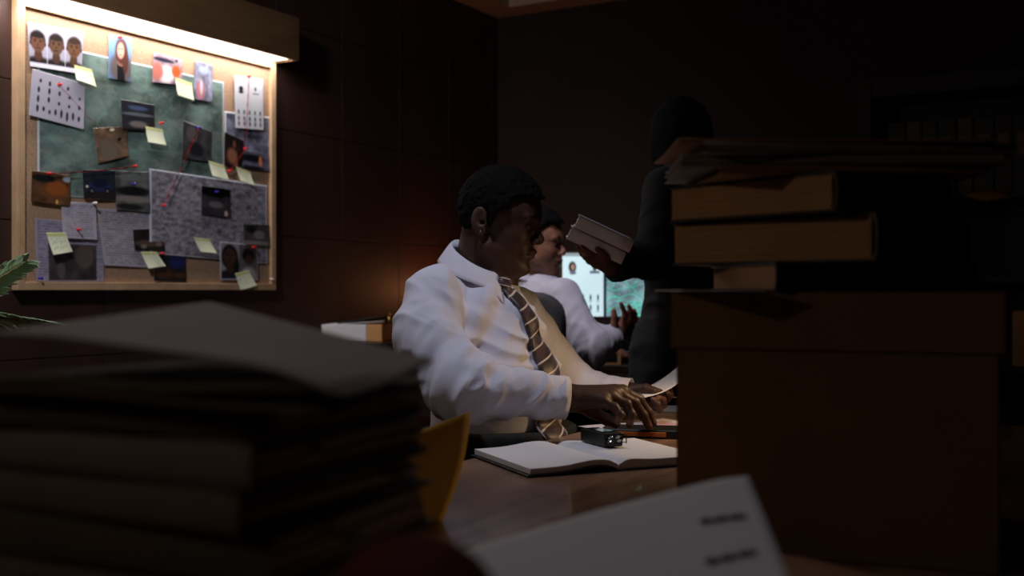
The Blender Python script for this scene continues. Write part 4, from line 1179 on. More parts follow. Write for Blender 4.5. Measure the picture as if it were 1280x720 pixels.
def man_body(P):
    L = H1.loc(P)
    d = head_sdf(L, skin1)
    d = smin(d, s_cap(P, H1.w((-.022, 0, -.030)), nkB, .056, .066), .02)
    d = smin(d, s_cap(P, H1.w((.02, 0, -.075)), B1.w((.01, 0, 1.10)), .040, .055), .03)
    Bq = B1.loc(P)
    t = s_ell(Bq, (-.01, 0, .93), (.095, .14, .20))
    t = smin(t, s_ell(Bq, (.0, 0, .70), (.10, .14, .17)), .05)
    t = smin(t, s_cap(Bq, (-.02, -.14, 1.02), (-.02, .14, 1.02), .040, .040), .04)
    for s in (-1, 1):
        t = smin(t, s_cap(Bq, (.0, s * .09, .60), (.40, s * .13, .57), .065, .045), .03)
        t = smin(t, s_cap(Bq, (.40, s * .13, .57), (.42, s * .13, .10), .042, .03), .02)
    d = smin(d, t, .03)
    d = smin(d, s_cap(P, shR, miR, .036, .036), .02)
    for (a, b, c) in ((miR, elR, wrR), (shL, elL, wrL)):
        d = smin(d, s_cap(P, a, b, .036, .034), .02); d = smin(d, s_cap(P, b, c, .036, .0275), .015)
    d = smin(d, man_hand(P, handR, 1.18), .012); d = smin(d, man_hand(P, handL, .95), .010)
    return d
def man_col(P):
    L = H1.loc(P); c = head_color(L, skin1)
    far = length(L) > .17
    n = fbm2(P[:, 0] * 60, P[:, 2] * 60, 4, 3)
    c2 = const(P[:, 0], (.27, .185, .155)) * (.92 + .16 * n)[:, None]
    for J in (handR, handL):
        for f in J['f']:
            m = 1 - ss(.006, .010, length(P - (f[-1] + np.array([.002, -.003, .005])))); c2 = put(c2, m, (.48, .34, .28), .55)
    return np.where(far[:, None], c2, c).clip(0, 1) * 1.0
def lincol(f): return lambda P: lin(f(P))
sdf_part('body', man_body, (-.50, 2.0, .04), (.62, 3.0, 1.42), .0030, M_skin1, man, lincol(man_col))
hl1 = [(-.12, -.075), (-.060, -.070), (-.045, -.03), (-.03, -.005), (-.006, .0), (.004, -.018), (.012, .004), (.020, .024), (.042, .032), (.050, .060), (.066, .066), (.13, .068)]
sdf_part('hair', lambda P: hair_sdf(P, H1, hl1, .0110, tex=.0026), H1.o - .17, H1.o + .17, .0024, M_hair, man)

# shirt
def sleeve(P, a, b, c, r, seed, amp=.006, cuff=.036):
    d = s_cap(P, a, b, r[0], r[1]); e = s_cap(P, b, c, r[1] * .98, r[2])
    d = smin(d, e, .035)
    u = (b - a) / np.linalg.norm(b - a); w_ = (c - b) / np.linalg.norm(c - b)
    skew = np.array([.35, -.1, .4])
    f1 = folds(P, u + skew, 20, 5, seed); f2 = folds(P, w_ * 1.0 - skew * 1.1, 27, 7, seed + 5)
    k = np.clip(((P - b) @ w_) / np.linalg.norm(c - b) + .3, 0, 1)
    near = np.exp(-(length(P - b) / .12) ** 2)
    end = ss(0, .06, length(P - c))
    d = d - amp * (.55 + .9 * near) * (f1 * (1 - k) + f2 * k - .35) * end
    return smax(d, (P - c) @ w_, .003)
def man_shirt(P):
    Bq = B1.loc(P)
    d = s_ell(Bq, (-.004, -.022, .955), (.124, .158, .160))
    d = smin(d, s_ell(Bq, (.038, -.014, .825), (.142, .170, .165)), .05)
    d = smin(d, s_ell(Bq, (.01, 0, .70), (.14, .180, .12)), .05)
    d = smin(d, s_cap(Bq, (-.050, -.02, 1.076), (-.03, -.155, 1.035), .042, .058), .04)
    d = smin(d, s_cap(Bq, (-.050, -.02, 1.076), (-.03, .110, 1.015), .042, .050), .04)
    t = folds(P, (.35, .1, .9), 19, 5, 3.3)
    tr = folds(P, (.8, .2, -.45), 17, 4, 8.1)
    d = d - .0150 * (t - .3) * ss(1.12, .95, Bq[:, 2]) * ss(.76, .84, Bq[:, 2]) - .011 * (tr - .3) * ss(.76, .84, Bq[:, 2])
    d = smax(d, .69 - Bq[:, 2], .01)
    d = smin(d, s_cap(P, shR, miR, .066, .070) - .013 * (folds(P, (.35, .2, .8), 13, 4, 7.7) - .35), .03)
    d = smin(d, sleeve(P, miR, elR, elR + (wrR - elR) * .97, (.070, .059, .040), 2.0, .0165), .022)
    d = smin(d, sleeve(P, shL, elL, elL + (wrL - elL) * .93, (.068, .055, .034), 6.0, .005), .022)
    # front placket and pulled-in waist
    d = d - .0018 * (1 - ss(.014, .017, np.abs(Bq[:, 1]))) * (Bq[:, 0] > 0)
    # neck opening
    d = smax(d, -s_cap(P, nkB + np.array([0, 0, .03]), H1.w((-.02, 0, -.06)), .060, .066), .008)
    return d
sdf_part('shirt', man_shirt, (-.50, 2.0, .60), (.45, 3.05, 1.25), .0036, M_shirt, man)
# cuffs: a stiff ring at each wrist
def cuff(b, c, r, ln, name='cuff', m=M_shirt, par=None, o_=None):
    u = (c - b) / np.linalg.norm(c - b); a_ = np.cross(u, (0, 0, 1)); a_ /= np.linalg.norm(a_); e_ = np.cross(a_, u)
    V = []; F = []; n = 40; prof = [(0, r * 1.02), (.1, r * 1.09), (1, r * 1.12), (1, r * 1.02), (.2, r * .95)]
    for k in range(n):
        th = 2 * math.pi * k / n; q = a_ * math.cos(th) * .92 + e_ * math.sin(th) * 1.06
        for (s, rr) in prof: V.append(c - u * ln * (1 - s) + q * rr * (1 + .02 * math.sin(3 * th)) - np.array(par.location))
    m_ = len(prof)
    for k in range(n):
        for j in range(m_ - 1):
            a = k * m_ + j; b_ = ((k + 1) % n) * m_ + j; F.append((a, b_, b_ + 1, a + 1))
    return link(name, meshdata(name, V, F, True), m, par)
cuff(elR, wrR, .039, .062, par=man); cuff(elL, wrL, .033, .058, par=man)
# collar
def collar(par, cen, yaw, rx, ry, h_back, h_front, leaf, m, tip=.045, name='collar', out=.022, tilt=0.0):
    fr = Fr(cen, yaw); V = []; F = []; n = 48; gap = .10
    prof = 7
    for k in range(n + 1):
        ph = gap + (2 * math.pi - 2 * gap) * k / n             # 0 = front
        cph = math.cos(ph); back = (1 - cph) / 2
        top = h_front + (h_back - h_front) * back
        edge = max(0, 1 - min(ph - gap, 2 * math.pi - gap - ph) / .75)
        lf = leaf + tip * edge ** 2
        r_ = 1.0
        for j, (s, dr) in enumerate(((-.6, -.001), (0, 0), (.06, .003), (.12, .006), (.45, .5 * out), (.8, .8 * out), (1.0, out))):
            zc_ = top - (lf * s if s >= 0 else -s * .034)
            if s < 0: zc_ = top - .030
            rr = dr + edge ** 2 * .012 * max(s, 0)
            x = (rx + rr) * cph + tilt * (zc_ - h_front) * -1; y = (ry + rr) * math.sin(ph) + (.018 * edge ** 2 * max(s, 0)) * (1 if math.sin(ph) > 0 else -1)
            V.append(fr.w((x, y, zc_)) - np.array(par.location))
    for k in range(n):
        for j in range(prof - 1):
            a = k * prof + j; b = (k + 1) * prof + j; F.append((a, b, b + 1, a + 1))
    o = link(name, meshdata(name, V, F, True), m, par)
    md = o.modifiers.new('s', 'SOLIDIFY'); md.thickness = .0028; md.offset = 1
    return o
ccen = np.array([-.080, 2.588, 0])
collar(man, ccen, PY, .063, .062, 1.200, 1.120, .042, M_shirt, tip=.036, out=.034)
# tie hugging the shirt front
def surf_a(f, fr, b, c, a0=.35):
    P = np.stack([np.full(1, a0), np.full(1, b), np.full(1, c)], 1); a = a0
    for _ in range(60):
        dd = f(fr.w((a, b, c))[None])[0]
        a -= max(dd * .8, -.01)
        if abs(dd) < .0005: break
    return a
tie_f = lambda P: np.minimum(man_shirt(P), np.maximum(s_ell(B1.loc(P), (.030, 0, .72), (.176, .202, .17)), B1.loc(P)[:, 2] - .762))
V = []; UV = []; nv_, nu_ = 46, 7
for i in range(nv_ + 1):
    t = i / nv_; c = 1.080 - t * .35
    wv = .017 + .026 * min(t * 1.25, 1) + (.0 if t < .96 else -.03 * (t - .96) / .04)
    bc = -.027 + .020 * ss(0, .6, np.array(t)).item() + .006 * math.sin(t * 5)
    A_ = [surf_a(tie_f, B1, bc + wv * (j / (nu_ - 1) * 2 - 1), c) for j in range(nu_)]
    for j in range(nu_):
        s = j / (nu_ - 1) * 2 - 1
        V.append(B1.w((max(A_[j], sum(A_) / nu_ - .006) + .006 + .003 * (1 - s * s), bc + wv * s, c)) - np.array(man.location)); UV.append(((s * wv / .04 + 1) / 2, t))
V = np.array(V); G = V.reshape(nv_ + 1, nu_, 3)
for _ in range(3): G[1:-1] = (G[:-2] + G[1:-1] * 2 + G[2:]) / 4
V = G.reshape(-1, 3)
F = [(i * nu_ + j, i * nu_ + j + 1, (i + 1) * nu_ + j + 1, (i + 1) * nu_ + j) for i in range(nv_) for j in range(nu_ - 1)]
tie = link('tie', meshdata('tie', V, F, True, uv=UV), M_tie, man); md = tie.modifiers.new('s', 'SOLIDIFY'); md.thickness = .004; md.offset = -1
tie['label'] = 'dark striped tie'
# knot
kc_ = B1.w((max(surf_a(man_shirt, B1, -.027, 1.080) + .004, .058), -.027, 1.090))
fk = Fr(kc_, PY, R(-20))
bm = bmesh.new()
rings = []
for (z_, w_, d_) in ((.020, .012, .007), (.012, .020, .012), (.0, .018, .013), (-.012, .014, .011), (-.020, .012, .008)):
    rings.append([bm.verts.new(Vector(fk.w((d_ * math.cos(a), w_ * math.sin(a), z_)) - np.array(man.location))) for a in np.linspace(0, 2 * math.pi, 17)[:-1]])
for a_, b_ in zip(rings, rings[1:]):
    for k in range(16): bm.faces.new((a_[k], a_[(k + 1) % 16], b_[(k + 1) % 16], b_[k]))
bm.faces.new(rings[0]); bm.faces.new(rings[-1]); bm.normal_update()
uvl = bm.loops.layers.uv.new('UVMap')
for f in bm.faces:
    for l in f.loops: l[uvl].uv = (l.vert.co.x * 14, l.vert.co.z * 5)
obj('tie_knot', bm, M_tie, man, smooth=True)
# shirt buttons
for c in (1.0, .93, .80, .74):
    pass
# trousers and shoes
def man_trousers(P):
    Bq = B1.loc(P)
    d = s_ell(Bq, (.030, 0, .72), (.176, .202, .17))
    for s in (-1, 1):
        d = smin(d, s_cap(Bq, (.02, s * .095, .60), (.42, s * .13, .575), .098, .075), .03)
        d = smin(d, s_cap(Bq, (.42, s * .13, .575), (.44, s * .13, .11), .074, .055), .03)
    d = d - .005 * (folds(P, (.8, -.4, .3), 22, 6, 4.4) - .3)
    return smax(smax(d, Bq[:, 2] - .762, .006), .09 - Bq[:, 2], .005)
sdf_part('trousers', man_trousers, (-.50, 1.9, .04), (.75, 3.05, .82), .007, M_trouser, man)
for s in (-1, 1):
    f = lambda P, s=s: smax(smin(s_cap(B1.loc(P), (.42, s * .13, .055), (.60, s * .14, .035), .045, .038), s_cap(B1.loc(P), (.43, s * .13, .11), (.43, s * .13, .05), .045, .045), .02), .004 - B1.loc(P)[:, 2], .003)
    c = B1.w((.5, s * .13, .06)); sdf_part('shoe', f, c - np.array([.2, .2, .065]), c + np.array([.2, .2, .12]), .006, M_shoe, man)
# earring stud
bm = bmesh.new(); bmesh.ops.create_uvsphere(bm, u_segments=10, v_segments=8, radius=.0032)
pe = H1.w((-.012, -.0845, -.026)) - np.array(man.location)
for v in bm.verts: v.co += Vector(pe)
obj('earring', bm, M_chrome, man, smooth=True)

# the sheet he holds in his left hand
q0 = px(782, 494, 2.66); q1 = px(800, 502, 2.60)
root_loc = px(812, 488, 2.66)
def fnh(u, v):                                          # u along the long rising side, v across
    A0 = px(779, 495, 2.64); A1 = px(806, 497, 2.60)
    T0 = px(858, 449, 2.80); T1 = px(866, 462, 2.66)
    P = np.outer((1 - u) * (1 - v), A0) + np.outer((1 - u) * v, A1) + np.outer(u * (1 - v), T0) + np.outer(u * v, T1)
    P[:, 2] -= .012 * np.sin(np.pi * u) ; P[:, 0] += .004 * np.sin(np.pi * u)
    return P - root_loc
V, F, uv, _ = slab_grid(fnh, 24, 12, .0005)
o = link('held_sheet', meshdata('held_sheet', V, F[:, ::-1], True), M_paper, None, tuple(root_loc)); tagp(o, 'curved sheet of paper held up in the seated man\'s left hand', 'paper')

# his chair
ch = empty('armchair', (PO[0], PO[1], 0), 'brown leather armchair under the man in the striped tie', 'chair', rot=(0, 0, PY))
bm = bmesh.new(); box(bm, (-.02, 0, .455), (.50, .50, .09), .03, seg=4); obj('seat', bm, M_leather, ch, smooth=True)
bm = bmesh.new(); box(bm, (-.235, 0, .70), (.06, .44, .34), .025, Matrix.Translation((0, 0, 0)), 4); obj('backrest', bm, M_leather, ch, smooth=True)
for s in (-1, 1):
    bm = bmesh.new(); tube(bm, [(-.22, s * .27, .66), (-.10, s * .275, .690), (.05, s * .275, .688), (.115, s * .27, .665), (.12, s * .268, .60)], [.018, .024, .026, .022, .014], 14)
    tube(bm, [(.10, s * .268, .66), (.09, s * .262, .42)], [.014, .014], 10); tube(bm, [(-.18, s * .27, .68), (-.18, s * .262, .42)], [.014, .014], 10); obj('armrest', bm, M_leather, ch)
bm = bmesh.new(); tube(bm, [(0, 0, .41), (0, 0, .10)], [.03, .025], 16); obj('column', bm, M_blackp, ch)
for k in range(5):
    a = k * 2 * math.pi / 5 + .3
    bm = bmesh.new(); tube(bm, [(0, 0, .11), (.28 * math.cos(a), .28 * math.sin(a), .075)], [.022, .014], 8); lg = obj('leg', bm, M_blackp, ch)
    bm = bmesh.new(); tube(bm, [(.28 * math.cos(a) - .012 * math.sin(a), .28 * math.sin(a) + .012 * math.cos(a), .03), (.28 * math.cos(a) + .012 * math.sin(a), .28 * math.sin(a) - .012 * math.cos(a), .03)], .03, 16); obj('castor', bm, M_blackp, lg)

# ================= second man at the computer
P2O = np.array([.085, 4.02, 0]); Y2 = R(30)
B2 = Fr(P2O, Y2); H2 = Fr(px(668, 305, 3.98), R(-16), R(2), 0, 1.0)
m2 = empty('person', (P2O[0], P2O[1], 0), 'seated man with glasses and pale shirt gesturing in front of the computer screen', 'person')
skin2 = dict(skin=(.62, .42, .33), lip_c=(.55, .32, .27), brow=(.10, .06, .05), nose=1.0, lip=.9, beard=.35, lash=0)
sh2R = px(702, 372, 3.86); el2R = px(738, 436, 3.74); wr2R = px(770, 420, 3.80)
sh2L = B2.w((0, .18, 1.05)); el2L = B2.w((.16, .22, .82)); wr2L = B2.w((.38, .12, .84))
h2 = dict(w=px(771, 420, 3.80),
    k=[px(779, 402, 3.80), px(784, 404, 3.81), px(788, 408, 3.83), px(790, 414, 3.85)],
    f=[[px(781, 391, 3.79), px(778, 384, 3.77), px(776, 379, 3.76)], [px(788, 395, 3.80), px(788, 388, 3.78), px(786, 382, 3.77)], [px(793, 400, 3.82), px(794, 393, 3.80), px(793, 388, 3.78)], [px(796, 408, 3.84), px(799, 402, 3.82), px(800, 398, 3.80)]],
    t=[px(770, 415, 3.79), px(768, 404, 3.77), px(768, 395, 3.76), px(767, 388, 3.755)])
h2l = dict(w=B2.w((.38, .12, .84)), k=[B2.w((.46, .09 + .02 * i, .83)) for i in range(4)],
    f=[[B2.w((.50, .09 + .02 * i, .825)), B2.w((.52, .09 + .02 * i, .81)), B2.w((.53, .09 + .02 * i, .798))] for i in range(4)],
    t=[B2.w((.39, .09, .84)), B2.w((.42, .07, .83)), B2.w((.45, .06, .82)), B2.w((.47, .06, .81))])
nk2 = B2.w((-.03, 0, 1.09))
def body2(P):
    d = head_sdf(H2.loc(P), skin2); d = smin(d, s_cap(P, H2.w((-.02, 0, -.03)), nk2, .054, .062), .02)
    Bq = B2.loc(P); t = smin(s_ell(Bq, (0, 0, .93), (.09, .14, .2)), s_ell(Bq, (0, 0, .70), (.1, .14, .17)), .05)
    t = smin(t, s_cap(Bq, (-.01, -.14, 1.03), (-.01, .14, 1.03), .045, .045), .04)
    for s in (-1, 1):
        t = smin(t, s_cap(Bq, (0, s * .09, .60), (.40, s * .13, .57), .065, .045), .03); t = smin(t, s_cap(Bq, (.40, s * .13, .57), (.42, s * .13, .1), .042, .03), .02)
    d = smin(d, t, .03)
    for (a, b, c) in ((sh2R, el2R, wr2R), (sh2L, el2L, wr2L)): d = smin(d, s_cap(P, a, b, .042, .034), .02); d = smin(d, s_cap(P, b, c, .034, .024), .015)
    return smin(smin(d, man_hand(P, h2), .01), man_hand(P, h2l), .01)
def col2(P):
    L = H2.loc(P); c = head_color(L, skin2); return np.where((length(L) > .17)[:, None], const(P[:, 0], (.58, .38, .30)), c)
sdf_part('body', body2, (-.35, 3.5, .04), (.75, 4.7, 1.42), .0042, M_skin2, m2, lincol(col2))
hl2 = [(-.12, -.06), (-.05, -.055), (-.04, -.02), (-.006, .0), (.004, -.015), (.012, .01), (.03, .040), (.05, .062), (.07, .075), (.13, .075)]
sdf_part('hair', lambda P: hair_sdf(P, H2, hl2, .018, tex=.004, freq=90), H2.o - .17, H2.o + .17, .004, M_hair, m2)
def shirt2(P):
    Bq = B2.loc(P)
    d = s_ell(Bq, (0, 0, .97), (.122, .178, .18)); d = smin(d, s_ell(Bq, (.02, 0, .76), (.13, .175, .17)), .05)
    for s in (-1, 1): d = smin(d, s_cap(Bq, (-.02, 0, 1.08), (-.01, s * .15, 1.04), .058, .060), .04)
    d = d - .006 * (folds(P, (.3, .1, .9), 18, 5, 1.3) - .3)
    d = smax(d, .64 - Bq[:, 2], .01)
    d = smin(d, sleeve(P, sh2R, el2R, wr2R, (.070, .060, .042), 3.0, .007), .02); d = smin(d, sleeve(P, sh2L, el2L, wr2L, (.068, .056, .038), 1.0, .006), .02)
    d = smax(d, -s_cap(P, nk2 + np.array([0, 0, .03]), H2.w((-.02, 0, -.06)), .058, .062), .008)
    return d
sdf_part('shirt', shirt2, (-.35, 3.5, .58), (.75, 4.7, 1.25), .0055, M_shirt2, m2)
collar(m2, nk2 * np.array([1, 1, 0]), Y2, .060, .060, 1.155, 1.10, .032, M_shirt2, tip=.03)
cuff(el2R, wr2R, .040, .055, m=M_shirt2, par=m2)
def trous2(P):
    Bq = B2.loc(P); d = s_ell(Bq, (.0, 0, .64), (.14, .18, .11))
    for s in (-1, 1):
        d = smin(d, s_cap(Bq, (.02, s * .095, .60), (.42, s * .13, .575), .09, .072), .03); d = smin(d, s_cap(Bq, (.42, s * .13, .575), (.44, s * .13, .11), .07, .055), .03)
    return smax(smax(d, Bq[:, 2] - .73, .008), .09 - Bq[:, 2], .005)
sdf_part('trousers', trous2, (-.4, 3.5, .04), (.9, 4.8, .8), .012, M_trouser, m2)
for s in (-1, 1):
    f = lambda P, s=s: smax(s_cap(B2.loc(P), (.42, s * .13, .050), (.60, s * .14, .035), .048, .038), .004 - B2.loc(P)[:, 2], .003)
    c = B2.w((.5, s * .13, .06)); sdf_part('shoe', f, c - np.array([.2, .2, .065]), c + np.array([.2, .2, .1]), .008, M_shoe, m2)
# glasses
gl = None
bm = bmesh.new(); o2_ = np.array(m2.location)
for s in (-1, 1):
    cen = np.array([.1015, s * .034, .002])
    ring = [H2.w(cen + np.array([-.006 * (abs(.022 * math.cos(a)) / .022), .023 * math.cos(a), .0175 * math.sin(a)])) - o2_ for a in np.linspace(0, 2 * math.pi, 25)]
    tube(bm, ring, .0018, 6, False)
    tube(bm, [H2.w((.099, s * .057, .008)) - o2_, H2.w((.075, s * .078, .010)) - o2_, H2.w((.0, s * .085, .010)) - o2_, H2.w((-.03, s * .084, .0)) - o2_], .0018, 6)
tube(bm, [H2.w((.103, -.011, .004)) - o2_, H2.w((.110, 0, .006)) - o2_, H2.w((.103, .011, .004)) - o2_], .0018, 6)
obj('glasses', bm, M_blackp, m2)

# second man's office chair: dark rounded backrest seen between the two men
c2 = np.array([.070, 3.866, 0])
oc = empty('office_chair', (c2[0], c2[1], 0), 'black office chair with tall rounded backrest behind the man with glasses', 'chair', rot=(0, 0, R(60)))
bm = bmesh.new(); box(bm, (.03, 0, .47), (.48, .48, .08), .03, seg=4); obj('seat', bm, M_fabric, oc, smooth=True)
def bk(P): return s_box(P, (0, 0, 0), (.032, .235, .30), .03)
Pb, Fb = mesh_sdf(lambda P: smax(s_box(P, (0, 0, 0), (.030, .235, .30), .028), -(-s_box(P * np.array([0, 1, 1]), (0, 0, 0), (.1, .235, .30), .11)), .01) + .0 * P[:, 0], (-.06, -.26, -.33), (.06, .26, .33), .008)
Pb[:, 0] += .35 * (Pb[:, 1] ** 2)
Pb = Pb + np.array([-.215, 0, .775]); link('backrest', meshdata('backrest', relax(Pb, Fb, 2), Fb, True), M_fabric, oc)
bm = bmesh.new(); tube(bm, [(-.22, 0, .6), (-.25, 0, .45), (-.08, 0, .41)], .02, 10); obj('back_bar', bm, M_blackp, oc)
for s in (-1, 1):
    bm = bmesh.new(); tube(bm, [(-.10, s * .26, .44), (-.10, s * .285, .66), (.14, s * .285, .67)], [.014, .014, .02], 10); obj('armrest', bm, M_blackp, oc)
bm = bmesh.new(); tube(bm, [(0, 0, .43), (0, 0, .10)], [.03, .025], 16); obj('column', bm, M_blackp, oc)
for k in range(5):
    a = k * 2 * math.pi / 5 + .3
    bm = bmesh.new(); tube(bm, [(0, 0, .11), (.28 * math.cos(a), .28 * math.sin(a), .075)], [.022, .014], 8); lg = obj('leg', bm, M_blackp, oc)
    bm = bmesh.new(); tube(bm, [(.28 * math.cos(a) - .012 * math.sin(a), .28 * math.sin(a) + .012 * math.cos(a), .03), (.28 * math.cos(a) + .012 * math.sin(a), .28 * math.sin(a) - .012 * math.cos(a), .03)], .03, 16); obj('castor', bm, M_blackp, lg)

# ================= standing person in black
P3O = np.array([.520, 3.34, 0]); Y3 = R(150)
B3 = Fr(P3O, Y3); H3 = Fr(px(852, 178, 3.36), R(84), R(6), 0, 1.0)
m3 = empty('person', (P3O[0], P3O[1], 0), 'standing person in black with dark hair holding out two white books', 'person')
skin3 = dict(skin=(.50, .33, .26), lip_c=(.45, .22, .2), brow=(.05, .04, .04), nose=.95, lip=1.0, lash=0)
sh3 = px(833, 238, 3.22); el3 = px(818, 322, 3.17); wr3 = px(764, 335, 3.06)
sh3b = B3.w((0, -.17, 1.385)); el3b = B3.w((.0, -.21, 1.12)); wr3b = B3.w((.04, -.20, .90))
h3 = dict(w=px(762, 334, 3.06),
    k=[px(750, 322, 3.01), px(746, 325, 3.03), px(744, 328, 3.06), px(744, 331, 3.085)],
    f=[[px(738, 318, 3.0), px(732, 313, 3.0), px(727, 308, 3.0)], [px(733, 320, 3.02), px(727, 315, 3.03), px(722, 309, 3.03)], [px(734, 323, 3.06), px(728, 318, 3.07), px(724, 312, 3.07)], [px(736, 327, 3.09), px(731, 322, 3.10), px(727, 317, 3.10)]],
    t=[px(760, 330, 3.03), px(757, 322, 3.0), px(752, 316, 2.985), px(746, 311, 2.975)])
h3b = dict(w=wr3b, k=[B3.w((.035 + .018 * i, -.205, .815)) for i in range(4)], f=[[B3.w((.038 + .018 * i, -.20, .778)), B3.w((.038 + .018 * i, -.19, .754)), B3.w((.038 + .018 * i, -.18, .735))] for i in range(4)],
    t=[B3.w((.06, -.20, .88)), B3.w((.09, -.195, .855)), B3.w((.10, -.19, .83)), B3.w((.10, -.185, .808))])
nk3 = B3.w((-.01, 0, 1.43))
def body3(P):
    d = head_sdf(H3.loc(P), skin3); d = smin(d, s_cap(P, H3.w((-.02, 0, -.03)), nk3, .047, .052), .02)
    Bq = B3.loc(P); t = smin(s_ell(Bq, (0, 0, 1.25), (.08, .13, .2)), s_ell(Bq, (0, 0, .98), (.09, .13, .17)), .05)
    for s in (-1, 1): t = smin(t, s_cap(Bq, (0, s * .08, .9), (.02, s * .09, .1), .07, .035), .03)
    d = smin(d, t, .03)
    for (a, b, c) in ((sh3, el3, wr3), (sh3b, el3b, wr3b)): d = smin(d, s_cap(P, a, b, .036, .030), .02); d = smin(d, s_cap(P, b, c, .030, .021), .015)
    return smin(smin(d, man_hand(P, h3, .92), .01), man_hand(P, h3b, .92), .01)
def col3(P):
    L = H3.loc(P); c = head_color(L, skin3); return np.where((length(L) > .17)[:, None], const(P[:, 0], (.45, .28, .22)), c)
sdf_part('body', body3, (.15, 2.8, .04), (.85, 3.75, 1.75), .0045, M_skin2, m3, lincol(col3))
hl3 = [(-.12, -.12), (-.03, -.11), (.0, -.02), (.03, .03), (.05, .062), (.07, .072), (.13, .072)]
def hair3(P):
    d = hair_sdf(P, H3, hl3, .018, tex=.003, freq=80)
    L = H3.loc(P); return smin(smax(smin(s_ell(L, (-.05, 0, -.05), (.052, .078, .09)), d, .03), -s_ell(L, (.07, 0, -.05), (.06, .1, .08)), .01), smin(s_ell(np.stack([L[:, 0], np.abs(L[:, 1]), L[:, 2]], 1), (-.018, .074, -.015), (.040, .024, .065)), s_sphere(L, (-.115, 0, .03), .038), .01), .015)
sdf_part('hair', hair3, H3.o - .20, H3.o + .20, .005, M_hair, m3)
def suit3(P):
    Bq = B3.loc(P)
    d = s_ell(Bq, (.01, 0, 1.27), (.112, .165, .20)); d = smin(d, s_ell(Bq, (.0, 0, 1.05), (.105, .145, .2)), .06); d = smin(d, s_ell(Bq, (-.01, 0, .90), (.125, .172, .18)), .05)
    for s in (-1, 1): d = smin(d, s_cap(Bq, (-.01, 0, 1.40), (0, s * .14, 1.385), .045, .054), .04)
    d = smin(d, s_cap(Bq, (0, 0, .88), (0, 0, .56), .16, .19), .05)
    d = d - .006 * (folds(P, (.3, .1, .9), 15, 4, 5.3) - .3)
    d = smax(d, .60 - Bq[:, 2], .01)
    d = smin(d, sleeve(P, sh3, el3, wr3, (.066, .056, .040), 3.6, .007), .02); d = smin(d, sleeve(P, sh3b, el3b, wr3b, (.062, .052, .038), 1.7, .006), .02)
    d = smax(d, -s_cap(P, nk3 + np.array([0, 0, .02]), H3.w((-.02, 0, -.05)), .050, .05), .008)
    return d
sdf_part('dress', suit3, (.15, 2.8, .5), (.85, 3.75, 1.55), .0062, M_suit, m3)
for s in (-1, 1):
    f = lambda P, s=s: smax(s_cap(B3.loc(P), (-.03, s * .09, .045), (.15, s * .10, .03), .042, .032), .003 - B3.loc(P)[:, 2], .003)
    c = B3.w((.06, s * .09, .06)); sdf_part('shoe', f, c - np.array([.2, .15, .063]), c + np.array([.2, .15, .1]), .008, M_shoe, m3)
# the two white books in the hand
bc_ = px(749, 299, 3.02)
xa = px(785, 302, 3.02) - px(725, 274, 3.02); xa /= np.linalg.norm(xa)
ya = np.array([0.25, 1, 0.0]); ya -= xa * (ya @ xa); ya /= np.linalg.norm(ya); za = np.cross(xa, ya)
from mathutils import Euler
Rm = frame_mat((0, 0, 0), xa, ya, za).to_euler()
wbk = mat('white_cover', (.92, .88, .90), .6)
for i, (dz, lab) in enumerate(((-.037, 'lower of the two thick white books held by the person in black'), (.001, 'upper of the two thick white books held by the person in black'))):
    p = bc_ + za * dz + xa * (.006 * i)
    book(tuple(p + ya * .08), 0, .165, .20, .035, lab, 'white books in the hand', cov=wbk, pages=M_paper, rot=tuple(Rm), ct=.0015)

# ---------------------------------------------------------------- second desk and computer
T2 = .79
d2 = empty('desk', (.74, 4.46, 0), 'dark computer desk in front of the far wall', 'desk', rot=(0, 0, R(-8)))
bm = bmesh.new(); box(bm, (0, 0, T2 - .015), (1.4, .66, .03), .004); obj('desktop', bm, M_darkwood, d2)
for s in (-1, 1):
    bm = bmesh.new(); box(bm, (s * .66, 0, (T2 - .03) / 2), (.04, .60, T2 - .03), .003); obj('leg_panel', bm, M_darkwood, d2)
bm = bmesh.new(); box(bm, (0, .2, .5), (1.28, .02, .40), .002); obj('back_panel', bm, M_darkwood, d2)
bm = bmesh.new(); box(bm, (.35, -.05, T2 - .09), (.42, .5, .10), .003); dw = obj('drawer', bm, M_darkwood, d2)
bm = bmesh.new(); tube(bm, [(.28, -.30, T2 - .09), (.28, -.32, T2 - .09), (.42, -.32, T2 - .09), (.42, -.30, T2 - .09)], .005, 8); obj('handle', bm, M_chrome, dw)
DM = 4.42
ml, mr = px(701, 356, DM), px(869, 356, DM)
mw = mr[0] - ml[0]; mzt = px(0, 314, DM)[2]; mzb = px(0, 398, DM)[2]
mo = empty('monitor', ((ml[0] + mr[0]) / 2, DM, T2), 'bright computer monitor showing a document and a green map', 'monitor')
mh = mzt - mzb; mc = (mzt + mzb) / 2 - T2
bm = bmesh.new(); box(bm, (0, .020, mc), (mw, .035, mh), .004, seg=3); obj('casing', bm, mat('monitor_casing', (.42, .36, .30), .45), mo)
def p_doc(u, v):
    c = const(u, (.80, .90, .93)); c = put(c, rect(u, v, 0, 1, .95, 1), (.55, .6, .62))
    c = put(c, ell(u, v, .24, .78, .09, .085), (.15, .13, .14)); c = put(c, ell(u, v, .25, .78, .045, .05), (.65, .5, .45)); c = put(c, ell(u, v, .25, .69, .08, .03), (.4, .42, .5))
    c = put(c, ell(u, v, .78, .78, .05, .06), (.2, .2, .25)); c = put(c, rect(u, v, .66, .9, .68, .72), (.35, .4, .45))
    for r, y in enumerate((.30, .14)):
        for i in range(5): c = put(c, ell(u, v, .14 + .18 * i, y, .025, .05), (.2, .25, .3), .85); c = put(c, rect(u, v, .10 + .18 * i, .18 + .18 * i, y - .07, y - .055), (.4, .5, .5), .7)
    return c
